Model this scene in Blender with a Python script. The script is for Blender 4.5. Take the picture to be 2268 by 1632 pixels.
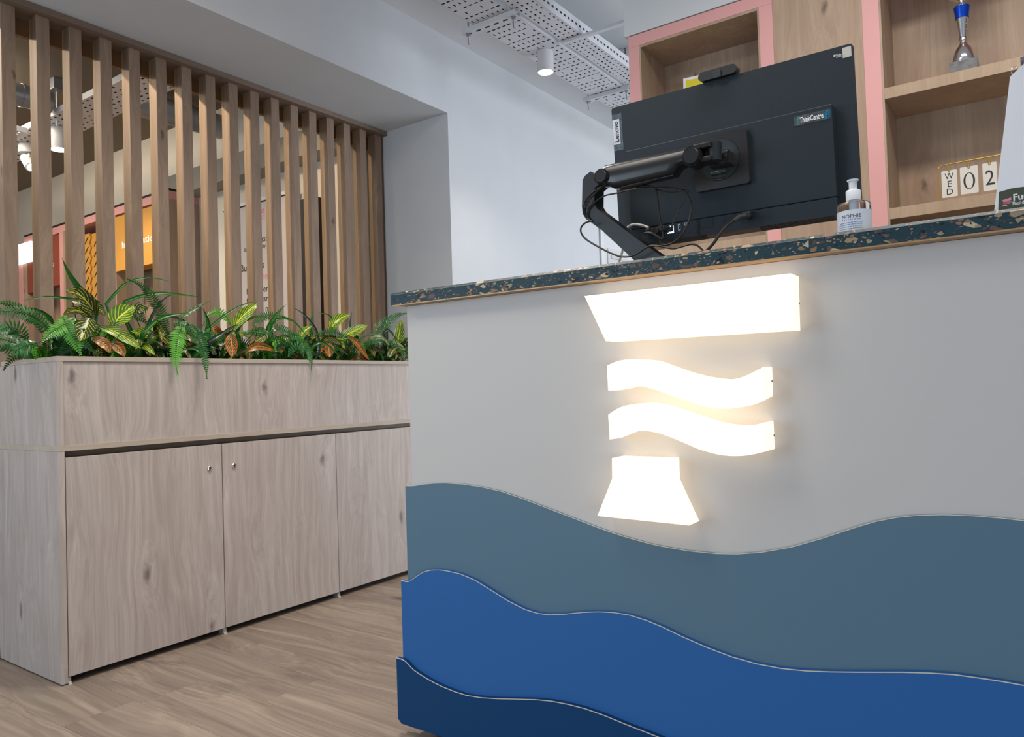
import bpy, bmesh, math, random
from mathutils import Vector, Matrix
random.seed(7)
scene = bpy.context.scene
for o in list(bpy.data.objects): bpy.data.objects.remove(o)
COL = scene.collection

# ------------------------------------------------------------------ camera
cam_d = bpy.data.cameras.new('camera'); cam = bpy.data.objects.new('camera', cam_d); COL.objects.link(cam)
cam_d.sensor_fit = 'HORIZONTAL'; cam_d.sensor_width = 36.0; cam_d.lens = 26.225
cam_d.clip_start = 0.05; cam_d.clip_end = 60
yaw, pit, rol = (math.radians(a) for a in (35.43541, 1.43190, -1.80202))
fw = Vector((-math.sin(yaw)*math.cos(pit), math.cos(yaw)*math.cos(pit), math.sin(pit)))
rt = fw.cross(Vector((0, 0, 1))).normalized(); up = rt.cross(fw)
rt, up = math.cos(rol)*rt + math.sin(rol)*up, -math.sin(rol)*rt + math.cos(rol)*up
M = Matrix((rt, up, -fw)).transposed().to_4x4(); M.translation = Vector((0, 0, 0.87))
cam.matrix_world = M
scene.camera = cam

# ------------------------------------------------------------------ light and exposure
w = bpy.data.worlds.new('world'); scene.world = w; w.use_nodes = True
bg = w.node_tree.nodes['Background']; bg.inputs[0].default_value = (0.80, 0.88, 1.0, 1); bg.inputs[1].default_value = 0.36
vs = scene.view_settings
vs.view_transform = 'Standard'; vs.look = 'None'; vs.gamma = 1; vs.use_curve_mapping = False; vs.exposure = 0.0

def area(name, loc, target, sx, sy, power, color, spread=180):
    l = bpy.data.lights.new(name, 'AREA'); l.shape = 'RECTANGLE'; l.size = sx; l.size_y = sy
    l.energy = power; l.color = color; l.spread = math.radians(spread)
    o = bpy.data.objects.new(name, l); COL.objects.link(o); o.location = loc
    o.rotation_euler = (Vector(target)-Vector(loc)).to_track_quat('-Z', 'Y').to_euler(); return o
def spot(name, loc, target, power, color, angle=80, r=0.04, blend=0.6):
    l = bpy.data.lights.new(name, 'SPOT'); l.energy = power; l.color = color
    l.spot_size = math.radians(angle); l.spot_blend = blend; l.shadow_soft_size = r
    o = bpy.data.objects.new(name, l); COL.objects.link(o); o.location = loc
    o.rotation_euler = (Vector(target)-Vector(loc)).to_track_quat('-Z', 'Y').to_euler(); return o
DAY = (0.77, 0.87, 1.0); WARM = (1.0, 0.85, 0.66); NEUT = (1.0, 0.93, 0.84)
area('window_daylight', (-3.0, -1.7, 1.15), (-1.0, 1.4, .6), 1.6, 1.7, 37, (.70, .86, 1.0))
area('added_front_uplight', (2.6, -2.4, 0.45), (-2.2, 1.4, 2.9), 2.6, 0.8, 52, DAY)  # added uplight that brightens the front ceiling and header
area('front_window_daylight', (0.0, -3.1, 1.2), (-1.6, 2.6, 0.8), 3.0, 1.4, 6, DAY)
area('corridor_window_daylight', (3.9, 4.9, 1.5), (-2.4, 4.0, 1.1), 2.2, 1.8, 105, (.90, .94, 1.0))
area('added_corridor_uplight', (1.5, 5.0, 0.4), (-1.9, 4.0, 2.7), 2.2, 0.8, 58, DAY)  # low light added to lift the corridor ceiling
area('added_front_room_fill', (-1.5, 0.3, 2.69), (-1.6, 0.4, 0), 1.2, 0.6, 20, NEUT)  # added area light standing in for unseen ceiling downlights
area('added_middle_fill', (-1.70, 1.60, 2.69), (-1.85, 1.6, 0), 0.4, 0.4, 15, NEUT, 112)  # fill added over cabinet and floor, in place of unseen downlights
area('added_shelving_fill', (0.0, 1.46, 2.69), (0.0, 1.75, 0), 1.1, 0.3, 24, NEUT, 145)  # added fill that brightens the shelving from the front
area('added_corridor_fill', (-1.5, 5.4, 2.69), (-1.9, 4.6, 0.6), 0.6, 1.0, 22, NEUT)  # unseen fill added to brighten the corridor walls
area('added_side_room_fill', (-5.2, 1.3, 2.66), (-5.2, 1.9, 0), 1.5, 1.0, 75, WARM)  # added warm fill for the cream side room walls
spot('corridor_downlight_beam', (-1.92, 3.05, 2.385), (-1.95, 3.1, 0), 14, NEUT, 110)
spot('side_room_downlight_beam', (-4.72, 2.06, 2.355), (-4.7, 2.4, 0), 30, WARM, 120)
spot('screen_grazing_spot', (-3.55, 1.30, 2.66), (-2.97, 2.30, 1.75), 60, (1.0, 0.74, 0.48), 75)
spot('screen_grazing_spot_near', (-4.1, 0.25, 2.6), (-2.97, 1.35, 1.6), 70, (1.0, 0.80, 0.60), 55)

# ------------------------------------------------------------------ helpers
def tag(o, label=None, cat=None, group=None, kind=None):
    if label: o['label'] = label
    if cat: o['category'] = cat
    if group: o['group'] = group
    if kind: o['kind'] = kind
    return o
def thing(name, label, cat, loc=(0, 0, 0), group=None, rot=(0, 0, 0)):
    o = bpy.data.objects.new(name, None); COL.objects.link(o); o.location = loc; o.rotation_euler = rot
    o.empty_display_size = 0.1
    return tag(o, label, cat, group)
class MB:
    """collects verts and faces (world or local coordinates) for one mesh"""
    def __init__(s): s.v = []; s.f = []; s.m = []; s.uv = {}; s.sm = []
    def add(s, vs, fs, mi=0, smooth=False, uvs=None):
        b = len(s.v); s.v += [tuple(v) for v in vs]
        for i, f in enumerate(fs):
            s.f.append([b+k for k in f]); s.m.append(mi); s.sm.append(smooth)
            if uvs: s.uv[len(s.f)-1] = [uvs[k] for k in f]
        return s
    def box(s, x0, x1, y0, y1, z0, z1, mi=0, c=0.0):
        if x0 > x1: x0, x1 = x1, x0
        if y0 > y1: y0, y1 = y1, y0
        if z0 > z1: z0, z1 = z1, z0
        if c <= 0:
            vs = [(x, y, z) for z in (z0, z1) for y in (y0, y1) for x in (x0, x1)]
            s.add(vs, [(0, 2, 3, 1), (4, 5, 7, 6), (0, 1, 5, 4), (2, 6, 7, 3), (0, 4, 6, 2), (1, 3, 7, 5)], mi); return s
        bm = bmesh.new(); bmesh.ops.create_cube(bm, size=1)
        for v in bm.verts: v.co = Vector(((x0+x1)/2+v.co.x*(x1-x0), (y0+y1)/2+v.co.y*(y1-y0), (z0+z1)/2+v.co.z*(z1-z0)))
        bmesh.ops.bevel(bm, geom=bm.edges[:], offset=c, segments=2, affect='EDGES', profile=0.5)
        bm.verts.index_update()
        s.add([v.co[:] for v in bm.verts], [[v.index for v in f.verts] for f in bm.faces], mi); bm.free(); return s
    def prism(s, pts, a0, a1, axis='Y', mi=0, mi_side=None):
        """pts = outline in the two other axes (x,z for Y; y,z for X; x,y for Z)"""
        n = len(pts)
        def mk(p, a):
            return (p[0], a, p[1]) if axis == 'Y' else (a, p[0], p[1]) if axis == 'X' else (p[0], p[1], a)
        vs = [mk(p, a0) for p in pts]+[mk(p, a1) for p in pts]
        ar = sum(pts[i][0]*pts[(i+1) % n][1]-pts[(i+1) % n][0]*pts[i][1] for i in range(n))
        f0 = list(range(n)); f1 = list(range(2*n-1, n-1, -1))
        flip = (ar > 0) != (axis == 'Y')
        if (a1 < a0): flip = not flip
        if flip: f0 = f0[::-1]; f1 = f1[::-1]
        s.add(vs, [f0, f1], mi)
        fs = []
        for i in range(n):
            j = (i+1) % n; q = [i, j, j+n, i+n]; fs.append(q[::-1] if not flip else q)
        s.add(vs, fs, mi if mi_side is None else mi_side)
        return s
    def tube(s, pts, r, n=8, mi=0, caps=True, rr=None):
        pts = [Vector(p) for p in pts]; rings = []; prev = None
        for i, p in enumerate(pts):
            t = (pts[min(i+1, len(pts)-1)]-pts[max(i-1, 0)]).normalized()
            if prev is None:
                a = Vector((0, 0, 1)) if abs(t.z) < .9 else Vector((1, 0, 0)); nx = t.cross(a).normalized()
            else:
                nx = (prev-t*prev.dot(t)); nx = nx.normalized() if nx.length > 1e-6 else t.orthogonal().normalized()
            prev = nx; ny = t.cross(nx); R = rr[i] if rr else r
            rings.append([p+R*(math.cos(2*math.pi*k/n)*nx+math.sin(2*math.pi*k/n)*ny) for k in range(n)])
        vs = [v for g in rings for v in g]; fs = []
        for i in range(len(rings)-1):
            for k in range(n): fs.append((i*n+k, i*n+(k+1) % n, (i+1)*n+(k+1) % n, (i+1)*n+k))
        s.add(vs, fs, mi, True)
        if caps:
            s.add(rings[0], [list(range(n))[::-1]], mi); s.add(rings[-1], [list(range(n))], mi)
        return s
    def lathe(s, prof, c=(0, 0, 0), n=28, mi=0, axis='Z', sy=1.0, smooth=True):
        vs = []; fs = []
        for r, z in prof:
            for k in range(n):
                a = 2*math.pi*k/n; x, y = r*math.cos(a), r*math.sin(a)*sy
                vs.append((c[0]+x, c[1]+y, c[2]+z) if axis == 'Z' else (c[0]+x, c[1]-z, c[2]+y) if axis == 'Y' else (c[0]+z, c[1]+x, c[2]+y))
        for i in range(len(prof)-1):
            for k in range(n): fs.append((i*n+k, i*n+(k+1) % n, (i+1)*n+(k+1) % n, (i+1)*n+k))
        s.add(vs, fs, mi, smooth); return s
    def build(s, name, mats, fix=True):
        if not isinstance(mats, (list, tuple)): mats = [mats]
        me = bpy.data.meshes.new(name)
        me.from_pydata(s.v, [], s.f)
        for m in mats: me.materials.append(m)
        me.polygons.foreach_set('material_index', s.m)
        me.polygons.foreach_set('use_smooth', s.sm)
        if s.uv:
            L = me.uv_layers.new(name='UVMap')
            for p in me.polygons:
                u = s.uv.get(p.index)
                if u:
                    for li, q in zip(p.loop_indices, u): L.data[li].uv = q
        me.validate(); me.update()
        if fix:
            bm = bmesh.new(); bm.from_mesh(me); bmesh.ops.remove_doubles(bm, verts=bm.verts, dist=1e-6)
            bmesh.ops.recalc_face_normals(bm, faces=bm.faces)
            for e in bm.edges:
                if len(e.link_faces) == 2 and e.calc_face_angle(0) > .55: e.smooth = False
            bm.to_mesh(me); bm.free()
        o = bpy.data.objects.new(name, me); COL.objects.link(o)
        return o
def part(mb, name, mats, parent, fix=True):
    """mesh in world coordinates parented to a thing or part (world transform kept)"""
    o = mb.build(name, mats, fix)
    if parent is not None:
        o.parent = parent
        o.matrix_parent_inverse = parent_matrix(parent).inverted()
    return o
def parent_matrix(p):
    m = Matrix.LocRotScale(p.location, p.rotation_euler, p.scale)
    if p.parent is not None: m = parent_matrix(p.parent) @ p.matrix_parent_inverse @ m
    return m
def lpart(mb, name, mats, parent):
    """mesh in the local coordinates of its parent"""
    o = mb.build(name, mats); o.parent = parent; return o
def text_mb(body, size, mi=0, ext=0.0004, align='LEFT', sx=1.0, bold=0.0, space=1.0):
    """text as mesh in local x (right) / z (up), facing -Y"""
    c = bpy.data.curves.new('t', 'FONT'); c.body = body; c.size = size; c.align_x = align; c.extrude = ext
    c.offset = bold; c.space_character = space; c.resolution_u = 2
    o = bpy.data.objects.new('t', c); COL.objects.link(o)
    dg = bpy.context.evaluated_depsgraph_get(); dg.update()
    me = bpy.data.meshes.new_from_object(o.evaluated_get(dg))
    mb = MB(); mb.add([(v.co.x*sx, -v.co.z, v.co.y) for v in me.vertices], [list(p.vertices) for p in me.polygons], mi)
    bpy.data.objects.remove(o); bpy.data.meshes.remove(me); bpy.data.curves.remove(c)
    return mb
def moved(mb, fn): mb.v = [tuple(fn(Vector(v))) for v in mb.v]; return mb

# ------------------------------------------------------------------ materials
def mat(name, base=(0.8, 0.8, 0.8), rough=0.5, metal=0.0, emit=None, es=1.0, trans=0.0, ior=1.45, spec=0.5, coat=0.0, bump=0.0, bscale=200, var=0.0, vscale=6):
    m = bpy.data.materials.new(name); m.use_nodes = True; nt = m.node_tree; b = nt.nodes['Principled BSDF']
    b.inputs['Base Color'].default_value = (*base, 1); b.inputs['Roughness'].default_value = rough
    b.inputs['Metallic'].default_value = metal; b.inputs['IOR'].default_value = ior
    b.inputs['Specular IOR Level'].default_value = spec; b.inputs['Coat Weight'].default_value = coat
    b.inputs['Transmission Weight'].default_value = trans
    if emit: b.inputs['Emission Color'].default_value = (*emit, 1); b.inputs['Emission Strength'].default_value = es
    tc = nt.nodes.new('ShaderNodeTexCoord')
    if var > 0:
        n = nt.nodes.new('ShaderNodeTexNoise'); n.inputs['Scale'].default_value = vscale; n.inputs['Detail'].default_value = 4
        nt.links.new(tc.outputs['Object'], n.inputs['Vector'])
        r = nt.nodes.new('ShaderNodeMapRange'); r.inputs[1].default_value = .3; r.inputs[2].default_value = .7
        r.inputs[3].default_value = 1-var; r.inputs[4].default_value = 1+var; nt.links.new(n.outputs['Fac'], r.inputs[0])
        mx = nt.nodes.new('ShaderNodeVectorMath'); mx.operation = 'SCALE'; mx.inputs[0].default_value = base
        nt.links.new(r.outputs[0], mx.inputs['Scale']); nt.links.new(mx.outputs[0], b.inputs['Base Color'])
    if bump > 0:
        n = nt.nodes.new('ShaderNodeTexNoise'); n.inputs['Scale'].default_value = bscale; n.inputs['Detail'].default_value = 2
        nt.links.new(tc.outputs['Object'], n.inputs['Vector'])
        bp = nt.nodes.new('ShaderNodeBump'); bp.inputs['Strength'].default_value = bump; bp.inputs['Distance'].default_value = 0.001
        nt.links.new(n.outputs['Fac'], bp.inputs['Height']); nt.links.new(bp.outputs[0], b.inputs['Normal'])
    return m
def wood(name, dark, mid_, light, axis='Z', rough=0.45, across=1.0, knots=True, seed=0.0, contrast=1.0, spec=0.4, knot_size=1.0, stretch=1.0):
    """laminate / timber with grain along the given axis"""
    m = bpy.data.materials.new(name); m.use_nodes = True; nt = m.node_tree; N = nt.nodes; L = nt.links
    b = N['Principled BSDF']; b.inputs['Roughness'].default_value = rough; b.inputs['Specular IOR Level'].default_value = spec
    tc = N.new('ShaderNodeTexCoord'); oi = N.new('ShaderNodeObjectInfo')
    ad = N.new('ShaderNodeVectorMath'); ad.operation = 'ADD'
    rs = N.new('ShaderNodeMath'); rs.operation = 'MULTIPLY_ADD'; rs.inputs[1].default_value = 37.0; rs.inputs[2].default_value = seed
    L.new(oi.outputs['Random'], rs.inputs[0]); L.new(tc.outputs['Object'], ad.inputs[0]); L.new(rs.outputs[0], ad.inputs[1])
    def mp(a, l):   # a across, l along
        q = N.new('ShaderNodeMapping'); s = [a, a, a]; s['XYZ'.index(axis)] = l; q.inputs['Scale'].default_value = s
        return q
    # knots
    kd = []
    oth = [a for a in 'XYZ' if a != axis]
    for vec in ([4.6*across if a in oth else 0.0 for a in 'XYZ'], [1.9*across if a == axis else 0.0 for a in 'XYZ']):
        q = N.new('ShaderNodeVectorMath'); q.operation = 'DOT_PRODUCT'; q.inputs[1].default_value = vec; L.new(ad.outputs[0], q.inputs[0]); kd.append(q)
    kc = N.new('ShaderNodeCombineXYZ'); L.new(kd[0].outputs['Value'], kc.inputs[0]); L.new(kd[1].outputs['Value'], kc.inputs[1])
    kn = N.new('ShaderNodeTexNoise'); kn.inputs['Scale'].default_value = 14; kn.inputs['Detail'].default_value = 2; L.new(kc.outputs[0], kn.inputs['Vector'])
    kw = N.new('ShaderNodeVectorMath'); kw.operation = 'SCALE'; kw.inputs['Scale'].default_value = 0.10; L.new(kn.outputs['Color'], kw.inputs[0])
    kx = N.new('ShaderNodeVectorMath'); kx.operation = 'ADD'; L.new(kc.outputs[0], kx.inputs[0]); L.new(kw.outputs[0], kx.inputs[1])
    kv = N.new('ShaderNodeTexVoronoi'); kv.voronoi_dimensions = '2D'; kv.inputs['Scale'].default_value = 1.0; kv.inputs['Randomness'].default_value = 1.0; L.new(kx.outputs[0], kv.inputs['Vector'])
    kr = N.new('ShaderNodeMapRange'); kr.inputs[1].default_value = 0.0; kr.inputs[2].default_value = 0.30; kr.inputs[3].default_value = 1; kr.inputs[4].default_value = 0
    kr.interpolation_type = 'SMOOTHSTEP'; L.new(kv.outputs['Distance'], kr.inputs[0])
    # warped coordinate for the grain
    wq = mp(2.2*across, 0.8*across); L.new(ad.outputs[0], wq.inputs[0])
    wn = N.new('ShaderNodeTexNoise'); wn.inputs['Scale'].default_value = 1.6; wn.inputs['Detail'].default_value = 2; L.new(wq.outputs[0], wn.inputs['Vector'])
    ws = N.new('ShaderNodeVectorMath'); ws.operation = 'SCALE'; ws.inputs['Scale'].default_value = 0.16/across; L.new(wn.outputs['Color'], ws.inputs[0])
    w2 = N.new('ShaderNodeVectorMath'); w2.operation = 'ADD'; L.new(ad.outputs[0], w2.inputs[0]); L.new(ws.outputs[0], w2.inputs[1])
    ks = N.new('ShaderNodeMath'); ks.operation = 'MULTIPLY'; ks.inputs[1].default_value = 0.030/across if knots else 0.0; L.new(kr.outputs[0], ks.inputs[0])
    w3 = N.new('ShaderNodeVectorMath'); w3.operation = 'ADD'; L.new(w2.outputs[0], w3.inputs[0]); L.new(ks.outputs[0], w3.inputs[1])
    def nz(a, l, det, dist, r0=.3, r1=.7):
        q = mp(a*across, l*across/stretch); L.new(w3.outputs[0], q.inputs[0])
        n = N.new('ShaderNodeTexNoise'); n.inputs['Scale'].default_value = 1.0; n.inputs['Detail'].default_value = det; n.inputs['Distortion'].default_value = dist
        L.new(q.outputs[0], n.inputs['Vector'])
        r = N.new('ShaderNodeMapRange'); r.inputs[1].default_value = r0; r.inputs[2].default_value = r1; L.new(n.outputs['Fac'], r.inputs[0]); return r
    broad = nz(9, .7, 3, .4); fine = nz(160, 3.0, 3, 0); medium = nz(45, 1.2, 4, .3)
    def mix(a, bb, f):
        x = N.new('ShaderNodeMix'); x.data_type = 'RGBA'
        for i, v in ((6, a), (7, bb)):
            if isinstance(v, tuple): x.inputs[i].default_value = (*v, 1)
            else: L.new(v, x.inputs[i])
        if isinstance(f, float): x.inputs[0].default_value = f
        else: L.new(f, x.inputs[0])
        return x.outputs[2]
    def mul(a, k):
        x = N.new('ShaderNodeMath'); x.operation = 'MULTIPLY'; x.inputs[1].default_value = k; x.use_clamp = True; L.new(a, x.inputs[0]); return x.outputs[0]
    c = mix(mid_, light, broad.outputs[0])
    c = mix(c, dark, mul(medium.outputs[0], 0.50*contrast))
    c = mix(c, dark, mul(fine.outputs[0], 0.38*contrast))
    if knots:
        k2 = N.new('ShaderNodeMapRange'); k2.inputs[1].default_value = 0.0; k2.inputs[2].default_value = 0.085*knot_size; k2.inputs[3].default_value = 0.8; k2.inputs[4].default_value = 0
        k2.interpolation_type = 'SMOOTHSTEP'; L.new(kv.outputs['Distance'], k2.inputs[0])
        gate = N.new('ShaderNodeSeparateColor'); L.new(kv.outputs['Color'], gate.inputs[0])
        gt = N.new('ShaderNodeMath'); gt.operation = 'GREATER_THAN'; gt.inputs[1].default_value = 0.50; L.new(gate.outputs[0], gt.inputs[0])
        km = N.new('ShaderNodeMath'); km.operation = 'MULTIPLY'; L.new(k2.outputs[0], km.inputs[0]); L.new(gt.outputs[0], km.inputs[1])
        c = mix(c, tuple(x*0.35 for x in dark), km.outputs[0])
    L.new(c, b.inputs['Base Color'])
    bp = N.new('ShaderNodeBump'); bp.inputs['Strength'].default_value = 0.12; bp.inputs['Distance'].default_value = 0.0006
    L.new(fine.outputs[0], bp.inputs['Height']); L.new(bp.outputs[0], b.inputs['Normal'])
    return m
def terrazzo(name):
    m = bpy.data.materials.new(name); m.use_nodes = True; nt = m.node_tree; N = nt.nodes; L = nt.links
    b = N['Principled BSDF']; b.inputs['Roughness'].default_value = 0.42; b.inputs['Specular IOR Level'].default_value = .22
    tc = N.new('ShaderNodeTexCoord'); base = (0.016, 0.042, 0.056)
    nb = N.new('ShaderNodeTexNoise'); nb.inputs['Scale'].default_value = 30; L.new(tc.outputs['Object'], nb.inputs['Vector'])
    bm_ = N.new('ShaderNodeMix'); bm_.data_type = 'RGBA'; bm_.inputs[6].default_value = (0.013, 0.036, 0.05, 1); bm_.inputs[7].default_value = (0.022, 0.055, 0.07, 1); L.new(nb.outputs['Fac'], bm_.inputs[0])
    prev = bm_.outputs[2]
    for sc, keep, edge, sd in ((48, 0.70, 0.13, 0.0), (95, 0.72, 0.15, 3.1), (210, 0.80, 0.16, 7.7)):
        mp = N.new('ShaderNodeMapping'); mp.inputs['Location'].default_value = (sd, sd*2, sd*.7); mp.inputs['Rotation'].default_value = (0.3+sd, 0.5, .2+sd); mp.inputs['Scale'].default_value = (1, 1, 1.7)
        L.new(tc.outputs['Object'], mp.inputs[0])
        vd = N.new('ShaderNodeTexVoronoi'); vd.feature = 'DISTANCE_TO_EDGE'; vd.inputs['Scale'].default_value = sc
        vc = N.new('ShaderNodeTexVoronoi'); vc.inputs['Scale'].default_value = sc
        L.new(mp.outputs[0], vd.inputs['Vector']); L.new(mp.outputs[0], vc.inputs['Vector'])
        g = N.new('ShaderNodeMath'); g.operation = 'GREATER_THAN'; g.inputs[1].default_value = edge; L.new(vd.outputs['Distance'], g.inputs[0])
        sp = N.new('ShaderNodeSeparateColor'); L.new(vc.outputs['Color'], sp.inputs[0])
        k = N.new('ShaderNodeMath'); k.operation = 'GREATER_THAN'; k.inputs[1].default_value = keep; L.new(sp.outputs[0], k.inputs[0])
        mk = N.new('ShaderNodeMath'); mk.operation = 'MULTIPLY'; L.new(g.outputs[0], mk.inputs[0]); L.new(k.outputs[0], mk.inputs[1])
        cr = N.new('ShaderNodeValToRGB'); cr.color_ramp.interpolation = 'CONSTANT'; e = cr.color_ramp.elements
        e[0].color = (0.012, 0.014, 0.015, 1); e[1].position = .22; e[1].color = (0.10, 0.07, 0.058, 1)
        for p_, c_ in ((.45, (0.26, 0.16, 0.10)), (.6, (0.14, 0.09, 0.08)), (.74, (0.34, 0.25, 0.16)), (.9, (0.50, 0.42, 0.27))):
            q = e.new(p_); q.color = (*c_, 1)
        L.new(sp.outputs[1], cr.inputs[0])
        st = N.new('ShaderNodeTexNoise'); st.inputs['Scale'].default_value = 400; L.new(mp.outputs[0], st.inputs['Vector'])
        sv = N.new('ShaderNodeMapRange'); sv.inputs[3].default_value = .6; sv.inputs[4].default_value = 1.3; L.new(st.outputs['Fac'], sv.inputs[0])
        cs = N.new('ShaderNodeVectorMath'); cs.operation = 'SCALE'; L.new(cr.outputs[0], cs.inputs[0]); L.new(sv.outputs[0], cs.inputs['Scale'])
        mx = N.new('ShaderNodeMix'); mx.data_type = 'RGBA'; L.new(mk.outputs[0], mx.inputs[0]); L.new(prev, mx.inputs[6]); L.new(cs.outputs[0], mx.inputs[7])
        prev = mx.outputs[2]
    L.new(prev, b.inputs['Base Color']); return m
def leafmat(name, base, vein, edge, side=18.0, vs_=0.5, rough=0.32, blotch=0.0):
    """leaf surface from UV: u runs along, v across; pale midrib and side veins"""
    m = bpy.data.materials.new(name); m.use_nodes = True; nt = m.node_tree; N = nt.nodes; L = nt.links
    b = N['Principled BSDF']; b.inputs['Roughness'].default_value = rough; b.inputs['Specular IOR Level'].default_value = .5
    uv = N.new('ShaderNodeUVMap'); sx = N.new('ShaderNodeSeparateXYZ'); L.new(uv.outputs[0], sx.inputs[0])
    tc = N.new('ShaderNodeTexCoord')
    def M_(op, a, bb=None, c=None):
        x = N.new('ShaderNodeMath'); x.operation = op
        for i, q in enumerate((a, bb, c)):
            if q is None: continue
            if isinstance(q, (int, float)): x.inputs[i].default_value = q
            else: L.new(q, x.inputs[i])
        return x.outputs[0]
    av = M_('ABSOLUTE', M_('SUBTRACT', sx.outputs[1], .5))
    mid_ = M_('LESS_THAN', av, 0.035)
    nz = N.new('ShaderNodeTexNoise'); nz.inputs['Scale'].default_value = 60; nz.inputs['Detail'].default_value = 3; L.new(tc.outputs['Object'], nz.inputs['Vector'])
    ph = M_('SUBTRACT', M_('MULTIPLY', sx.outputs[0], side), M_('MULTIPLY', av, 5.5))
    wv = M_('SINE', M_('MULTIPLY', ph, 6.283))
    sv = M_('MULTIPLY', M_('GREATER_THAN', wv, 0.86), M_('GREATER_THAN', nz.outputs['Fac'], 1.0-vs_))
    f = M_('MAXIMUM', mid_, sv)
    c1 = N.new('ShaderNodeMix'); c1.data_type = 'RGBA'; c1.inputs[6].default_value = (*base, 1); c1.inputs[7].default_value = (*edge, 1)
    er = N.new('ShaderNodeMapRange'); er.inputs[1].default_value = .25; er.inputs[2].default_value = .5; L.new(av, er.inputs[0]); 
    eb = M_('MAXIMUM', M_('MULTIPLY', er.outputs[0], .6), M_('MULTIPLY', M_('GREATER_THAN', nz.outputs['Fac'], .56), blotch)); L.new(eb, c1.inputs[0])
    c2 = N.new('ShaderNodeMix'); c2.data_type = 'RGBA'; L.new(c1.outputs[2], c2.inputs[6]); c2.inputs[7].default_value = (*vein, 1); L.new(f, c2.inputs[0])
    L.new(c2.outputs[2], b.inputs['Base Color'])
    return m

WHITE = mat('wall_paint', (0.60, 0.62, 0.64), 0.75, bump=0.15, bscale=90, var=0.015)
CEIL = mat('ceiling_paint', (0.72, 0.74, 0.76), 0.8, bump=0.1, bscale=60)
CREAM = mat('side_room_cream_paint', (0.76, 0.71, 0.62), 0.8, bump=0.1, bscale=80)
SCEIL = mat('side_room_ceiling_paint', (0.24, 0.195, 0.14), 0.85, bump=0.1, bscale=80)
GREYB = mat('greige_bulkhead_paint', (0.33, 0.31, 0.27), 0.8)
CAB = wood('cabinet_oak', (0.295, 0.24, 0.212), (0.475, 0.415, 0.378), (0.56, 0.505, 0.472), 'Z', .42, contrast=1.1)
CABE = wood('cabinet_edge_band', (0.30, 0.245, 0.19), (0.44, 0.375, 0.305), (0.50, 0.435, 0.365), 'Y', .5, knots=False, contrast=.7)
SLAT = wood('slat_oak', (0.155, 0.10, 0.070), (0.29, 0.197, 0.133), (0.385, 0.275, 0.192), 'Z', .5, contrast=.9, seed=5, knot_size=.7)
SLATR = wood('slat_oak_rear', (0.17, 0.105, 0.045), (0.29, 0.19, 0.09), (0.33, 0.225, 0.115), 'Z', .5, contrast=.8, seed=9, knots=False)
BEAM = wood('beam_oak', (0.13, 0.09, 0.065), (0.22, 0.16, 0.12), (0.26, 0.19, 0.145), 'Y', .5, contrast=.8, seed=3, knots=False)
SHELF = wood('shelf_oak', (0.24, 0.155, 0.10), (0.40, 0.28, 0.195), (0.50, 0.37, 0.27), 'Z', .5, contrast=.75, seed=2, knot_size=.8)
SHELFX = wood('shelf_board_oak', (0.26, 0.17, 0.11), (0.42, 0.30, 0.20), (0.50, 0.37, 0.26), 'Z', .5, contrast=.6, seed=4, knots=False)
FLOOR = wood('floor_oak', (0.085, 0.060, 0.050), (0.275, 0.216, 0.175), (0.40, 0.322, 0.25), 'X', .38, across=.62, contrast=1.1, seed=1, knot_size=1.5, stretch=1.6)
PINK = mat('pink_laminate', (0.70, 0.35, 0.34), 0.5, bump=.05)
TEALM = mat('grey_blue_panel', (0.098, 0.178, 0.245), 0.45, spec=.25, bump=.06, bscale=400)
BLUEM = mat('mid_blue_panel', (0.025, 0.120, 0.35), 0.45, spec=.22, bump=.06, bscale=400)
NAVYM = mat('navy_panel', (0.006, 0.048, 0.145), 0.45, spec=.15, bump=.06, bscale=400)
EDGEL = mat('pale_panel_edge', (0.62, 0.58, 0.50), 0.5)
DESKW = mat('pale_desk_laminate', (0.545, 0.525, 0.505), 0.5, bump=.06, bscale=400)
TERR = terrazzo('teal_terrazzo')
PLY = wood('plywood_edge', (0.16, 0.09, 0.05), (0.34, 0.20, 0.11), (0.55, 0.35, 0.18), 'X', .45, across=3, knots=False)
SIGN = mat('opal_sign_acrylic', (0.8, 0.78, 0.75), 0.35, emit=(1.0, 0.78, 0.50), es=1.2)
BLK = mat('black_plastic', (0.012, 0.014, 0.016), 0.42, bump=.2, bscale=900)
MON = mat('charcoal_monitor_plastic', (0.013, 0.021, 0.028), 0.48, spec=.35, bump=.25, bscale=900)
MONL = mat('charcoal_rim_plastic', (0.03, 0.033, 0.035), 0.35)
GLOSS = mat('glossy_black_arm', (0.012, 0.011, 0.012), 0.24, spec=.6)
ARMM = mat('satin_black_arm', (0.012, 0.015, 0.018), 0.35)
CABLE = mat('black_cable_rubber', (0.02, 0.017, 0.015), 0.33)
CABW = mat('braided_white_cable', (0.45, 0.43, 0.38), 0.6, bump=.8, bscale=700)
CHROME = mat('chrome', (0.75, 0.75, 0.76), 0.12, metal=1)
STEEL = mat('white_steel', (0.62, 0.63, 0.66), 0.4, metal=0.0)
GALV = mat('grey_galvanised_duct', (0.30, 0.31, 0.33), 0.4, metal=.4, bump=.2, bscale=50)
DARK = mat('dark_void', (0.01, 0.009, 0.008), 0.7)
KICK = mat('black_kickboard', (0.012, 0.010, 0.008), 0.6)
LAMPW = mat('white_lamp_housing', (0.60, 0.60, 0.60), 0.4)
LAMPE = mat('lit_lamp_lens', (1, 1, 1), 0.3, emit=(1, 0.95, 0.88), es=25)
PAPER = mat('white_paper', (0.80, 0.79, 0.82), 0.6)
OLIVE = mat('olive_print', (0.06, 0.07, 0.04), 0.5)
PINKP = mat('pink_print', (0.75, 0.25, 0.33), 0.5)
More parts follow.
